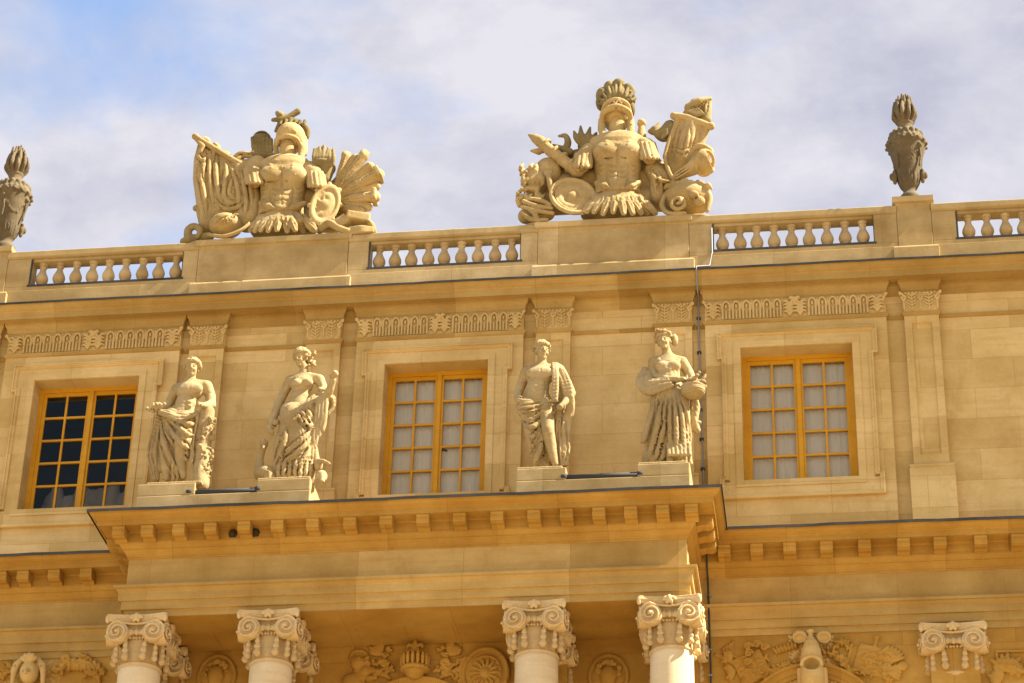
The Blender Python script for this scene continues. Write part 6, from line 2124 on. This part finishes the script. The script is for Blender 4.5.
def spray(v, c, a0, a1, n, ln, w, seed=0):
    rr = random.Random(seed)
    for k in range(n):
        a = a0 + (a1 - a0) * k / max(1, n - 1)
        leaf(v, c, a, ln * rr.uniform(.75, 1.1), w)


def scroll(v, c, R_, turns=1.6, r=0.016, s=1):
    pts = [np.array(c) + [R_ * (1 - .8 * t) * math.cos(s * 6.283 * turns * t), -0.02, R_ * (1 - .8 * t) * math.sin(s * 6.283 * turns * t)] for t in np.linspace(0, 1, 26)]
    v.chain(pts, r, 0.005)


def right_spandrel(v):
    # quiver, banner with tabs, garlands hung from the keystone
    v.chain([RP(716, 655), RP(748, 672)], [0.028, 0.034], 0.006); v.chain([RP(722, 650), RP(750, 664)], 0.016, 0.006)
    for k in range(4): v.cap(RP(724 + 3 * k, 660 - 2 * k), RP(724 + 3 * k, 648 - 2 * k), 0.016, 0.02, 0.006)
    v.box(RP(752, 668) + [0, 0.0, 0], (0.20, 0.028, 0.20), 0.02, rot_xyz(0, -24, 0), 0.02)
    for k in range(26): leaf(v, RP(742 + (k * 7) % 26, 658 + (k * 5) % 22) + [0, -.015, 0], 1.1 * k, 0.09, 0.018, 0.012)
    for (u, w) in ((748, 648), (757, 646), (765, 649), (749, 655), (748, 664)): scroll(v, RP(u, w) + [0, -.04, 0], 0.055, 1.3, 0.016)
    spray(v, RP(732, 660), 1.7, 3.4, 6, 0.16, 0.025, 1)
    spray(v, RP(735, 672), 2.4, 4.2, 6, 0.15, 0.03, 2)
    garland(v, [RP(762, 676), RP(780, 668), RP(796, 664)], 0.035, 3)
    v.curve([RP(775, 655), RP(786, 650), RP(797, 646)], [0.012, 0.02, 0.01], 0.006)
    for k in range(7): leaf(v, RP(778 + 3 * k, 655 - k), 2.2 - .1 * k, 0.12, 0.022)
    # right half
    garland(v, [RP(826, 652), RP(838, 658), RP(846, 666), RP(853, 676)], 0.035, 4)
    garland(v, [RP(834, 648), RP(842, 642), RP(850, 648)], 0.028, 5)
    v.box(RP(872, 661) + [0, 0.0, 0], (0.21, 0.028, 0.20), 0.02, rot_xyz(0, 18, 0), 0.02)
    for k in range(28): leaf(v, RP(860 + (k * 7) % 26, 652 + (k * 5) % 22) + [0, -.015, 0], 1.3 * k, 0.09, 0.018, 0.012)
    v.curve([RP(852, 644), RP(850, 652), RP(848, 660)], 0.02, 0.006)
    v.chain([RP(874, 650), RP(877, 638)], [0.026, 0.03], 0.006); v.ell(RP(877, 638) + [0, -.02, 0], (.045, .03, .02), 0.006)
    for k in range(6): leaf(v, RP(886, 664), 0.3 + .22 * k, 0.26, 0.03)
    for k in range(5): leaf(v, RP(886, 672), -0.6 + .25 * k, 0.20, 0.035)
    garland(v, [RP(886, 650), RP(889, 660), RP(886, 672), RP(890, 681)], 0.035, 6)
    v.ell(RP(903, 667) + [0, -.02, 0], (.06, .04, .06), 0.01); v.tor(RP(903, 667) + [0, -.04, 0], 0.045, 0.014, None, 0.006)


relief('carved_relief', 713, 914, 636, 683, right_spandrel)


def far_right(v):
    spray(v, RP(1006, 672), 0.1, 2.4, 8, 0.28, 0.035, 7)
    spray(v, RP(1002, 680), 1.6, 3.6, 6, 0.2, 0.035, 8)
    garland(v, [RP(1004, 664), RP(1016, 672), RP(1030, 668)], 0.04, 9)
    scroll(v, RP(1012, 666) + [0, -.03, 0], 0.07)


relief('carved_relief', 990, 1050, 650, 683, far_right)
fr = MB()
a, b = RP(995, 651), RP(1060, 683)
for (x0, x1, z0, z1) in ((a[0], a[0] + 2.2, a[2] - .03, a[2]), (a[0], a[0] + .03, a[2] - 2.2, a[2] - .031)):
    fr.box(x0, x1, LWY - 0.035, LWY - 0.001, z0, z1)
fr.build('panel_border', M['low'], PAL, bevel=0.008)


def left_spandrel(v):
    for k in range(10): leaf(v, RP(70 + 4 * k, 672), 1.0 + .2 * k, 0.20, 0.03)
    garland(v, [RP(58, 672), RP(70, 664), RP(84, 668), RP(98, 676)], 0.045, 11)
    garland(v, [RP(84, 658), RP(94, 664), RP(104, 672)], 0.035, 12)
    scroll(v, RP(66, 660) + [0, -.03, 0], 0.06); scroll(v, RP(93, 672) + [0, -.03, 0], 0.07, s=-1)
    garland(v, [RP(-4, 680), RP(6, 672), RP(12, 666)], 0.04, 13)


relief('carved_relief', -8, 108, 652, 683, left_spandrel)


def middle(v):
    for sx in (-1, 1):
        c0 = 415
        spray(v, RP(c0 + sx * 34, 656), 0.2 if sx > 0 else 1.4, 1.7 if sx > 0 else 2.9, 8, 0.20, 0.026, 20 + sx)
        spray(v, RP(c0 + sx * 44, 672), -0.8 if sx > 0 else 2.2, 1.2 if sx > 0 else 4.0, 9, 0.24, 0.03, 30 + sx)
        garland(v, [RP(c0 + sx * 22, 668), RP(c0 + sx * 36, 674), RP(c0 + sx * 50, 682)], 0.036, 40 + sx)
        garland(v, [RP(c0 + sx * 26, 650), RP(c0 + sx * 36, 664), RP(c0 + sx * 52, 660)], 0.032, 43 + sx)
        scroll(v, RP(c0 + sx * 30, 664) + [0, -.03, 0], 0.06, s=sx)
        for k in range(7): leaf(v, RP(c0 + sx * (24 + 6 * k), 680 - 2 * k), 1.57 - sx * (.9 - .1 * k), 0.15, 0.03)
    # warrior head and arm on the left, round shield on the right
    v.ell(RP(358, 664) + [0, -.02, 0], (.09, .06, .10), 0.02); v.curve([RP(350, 660), RP(354, 652), RP(364, 652), RP(368, 660)], .025, .01)
    v.ell(RP(366, 672) + [0, -.03, 0], (.07, .06, .06), 0.02); v.ell(RP(352, 682), (.13, .07, .12), 0.03)
    c = RP(486, 675)
    v.ell(c, (.30, .07, .36), 0.02); v.tor(c + [0, -.05, 0], 0.285, 0.026, None, 0.008, el=1.2); v.tor(c + [0, -.055, 0], 0.20, 0.014, None, 0.006, el=1.2)
    for k in range(14):
        a = 2 * math.pi * k / 14
        leaf(v, c + [0.06 * math.cos(a), -.05, 0.07 * math.sin(a)], a, 0.14, 0.022)
    v.ell(c + [0, -.06, 0], (.07, .05, .08), 0.01)


relief('carved_relief', 330, 512, 640, 683, middle)


def medallion(u):
    def f(v):
        c = RP(u, 677)
        v.ell(c + [0, 0.01, 0], (.24, .05, .30), 0.02)
        v.tor(c + [0, -.02, 0], 0.235, 0.026, None, 0.008, el=1.2)
        rr = random.Random(int(u))
        for k in range(26):
            a = rr.uniform(0.1, 3.0)
            q = c + [0.15 * math.cos(a) + rr.uniform(-.02, .02), -.06, 0.17 * math.sin(a) + rr.uniform(-.02, .03)]
            v.ell(q, (rr.uniform(.022, .036),) * 3, 0.006)
        v.ell(c + [0, -.05, -.02], (.105, .085, .15), 0.02)
        v.ell(c + [0.075, -.07, -.03], (.03, .04, .03), 0.015)
    return f


for u in (608.6, 217):
    relief('portrait_medallion', u - 20, u + 20, 655, 683, medallion(u))


# keystones: a bell-shaped helmet with two round flaps, a curled head, a royal crown
def key_right(v):
    c = RP(812, 668)
    y = LWY - 0.12
    Z_ = lambda w: np.array([c[0], y, RP(812, w)[2]])
    v.chain([Z_(643), Z_(649), Z_(656), Z_(664), Z_(684)], [0.05, 0.095, 0.125, 0.14, 0.15], 0.01)
    v.ell(Z_(671) + [0, -0.14, 0], (0.10, 0.17, 0.085), 0.008, mode='sub')
    for k in range(15):
        a = math.pi * k / 14
        v.ell(Z_(672) + [0.125 * math.cos(a), -0.125, 0.11 * math.sin(a)], (0.026, 0.026, 0.022), 0.01)
    v.chain([Z_(645), Z_(637)], [0.04, 0.03], 0.01)
    v.ell(Z_(635.5) + [0, -.02, 0], (0.05, 0.045, 0.028), 0.01)
    for s in (-1, 1):
        p = RP(812 + s * 12, 640) + [0, -0.10, 0]
        v.ell(p, (0.095, 0.07, 0.085), 0.01)
        v.ell(p + [s * 0.01, -0.05, -0.035], (0.07, 0.07, 0.055), 0.008, mode='sub')
        v.chain([np.array([c[0] + s * .155, y + .05, RP(812, 672)[2]]), np.array([c[0] + s * .16, y + .03, RP(812, 690)[2]])], 0.035, 0.01)
    rr = random.Random(3)
    for k in range(40):
        a = rr.uniform(-1.3, 1.3); w = rr.uniform(650, 662)
        v.ell(np.array([c[0] + 0.11 * math.sin(a), y - 0.105 * math.cos(a), RP(812, w)[2]]), (0.012, 0.012, 0.010), 0.004)


relief('keystone_helmet', 792, 832, 632, 690, key_right, 'carve', 0.0095, 0.36)


def key_left(v):
    y = LWY - 0.13
    c = RP(32, 676)
    v.ell(np.array([c[0], y, c[2]]), (0.125, 0.13, 0.16), 0.02)
    for s in (-1, 1):
        v.ell(np.array([c[0] + s * 0.045, y - 0.12, c[2] - 0.02]), (0.028, 0.03, 0.018), 0.01, mode='sub')
        p = RP(32 + s * 13, 669) + [0, -0.12, 0]
        v.chain([p + [-s * .06, 0, .07], p, p + [s * .02, 0, -.08]], [0.04, 0.05, 0.045], 0.012)
        for q in (0, 1): v.ell(p + [s * (0.03 - .03 * q), -.04, .04 - .06 * q], (.02, .02, .02), 0.006, mode='sub')
        v.chain([p + [s * .02, 0, -.08], p + [s * .03, 0.02, -.25]], [0.04, 0.03], 0.012)
    v.chain([np.array([c[0], y - .12, c[2] + .02]), np.array([c[0], y - .15, c[2] - .06])], [.015, .024], 0.01)
    for k in range(5): leaf(v, np.array([c[0], y - .06, RP(32, 668)[2]]), 0.5 + .53 * k, 0.13, 0.035, 0.03)


relief('keystone_head', 8, 56, 655, 690, key_left, 'carve', 0.0095, 0.36)


def key_mid(v):
    y = LWY - 0.12
    c = RP(416, 671)
    z = c[2]
    v.tor(np.array([c[0], y, z - 0.03]), 0.155, 0.032, rot_xyz(90, 0, 0), 0.01)
    v.cap(np.array([c[0], y, z - 0.02]), np.array([c[0], y, z + 0.08]), 0.14, 0.12, 0.01)
    for k in range(9):
        a = math.pi * (k + 0.0) / 8
        p = np.array([c[0] - 0.17 * math.cos(a), y - 0.17 * math.sin(a), z + 0.02])
        v.chain([p, p + [0, -0.01, 0.09]], [0.02, 0.026], 0.006); v.ell(p + [0, -.01, .125], (.022, .022, .022), 0.006)
        v.ell(p + [0.02, -.01, -.05], (.013, .013, .013), 0.004)
        v.curve([p + [0, 0, .08], np.array([c[0] - 0.12 * math.cos(a), y - 0.12 * math.sin(a), z + 0.17]), np.array([c[0], y, z + 0.19])], 0.018, 0.008)
    t0 = np.array([c[0], y - .04, z + 0.20])
    v.ell(t0 + [0, 0, .09], (.034, .034, .085), 0.008)
    for s in (-1, 1):
        v.curve([t0 + [0, 0, .03], t0 + [s * .045, 0, .09], t0 + [s * .085, 0, .095], t0 + [s * .095, 0, .06]], [.022, .024, .022, .018], 0.008)
    v.chain([t0 + [-.05, 0, .03], t0 + [.05, 0, .03]], 0.016, 0.006)
    v.chain([np.array([c[0], LWY, z - 0.02]), np.array([c[0], LWY, z + .3])], 0.10, 0.02)


relief('keystone_crown', 394, 438, 638, 690, key_mid, 'low', 0.0095, 0.36)
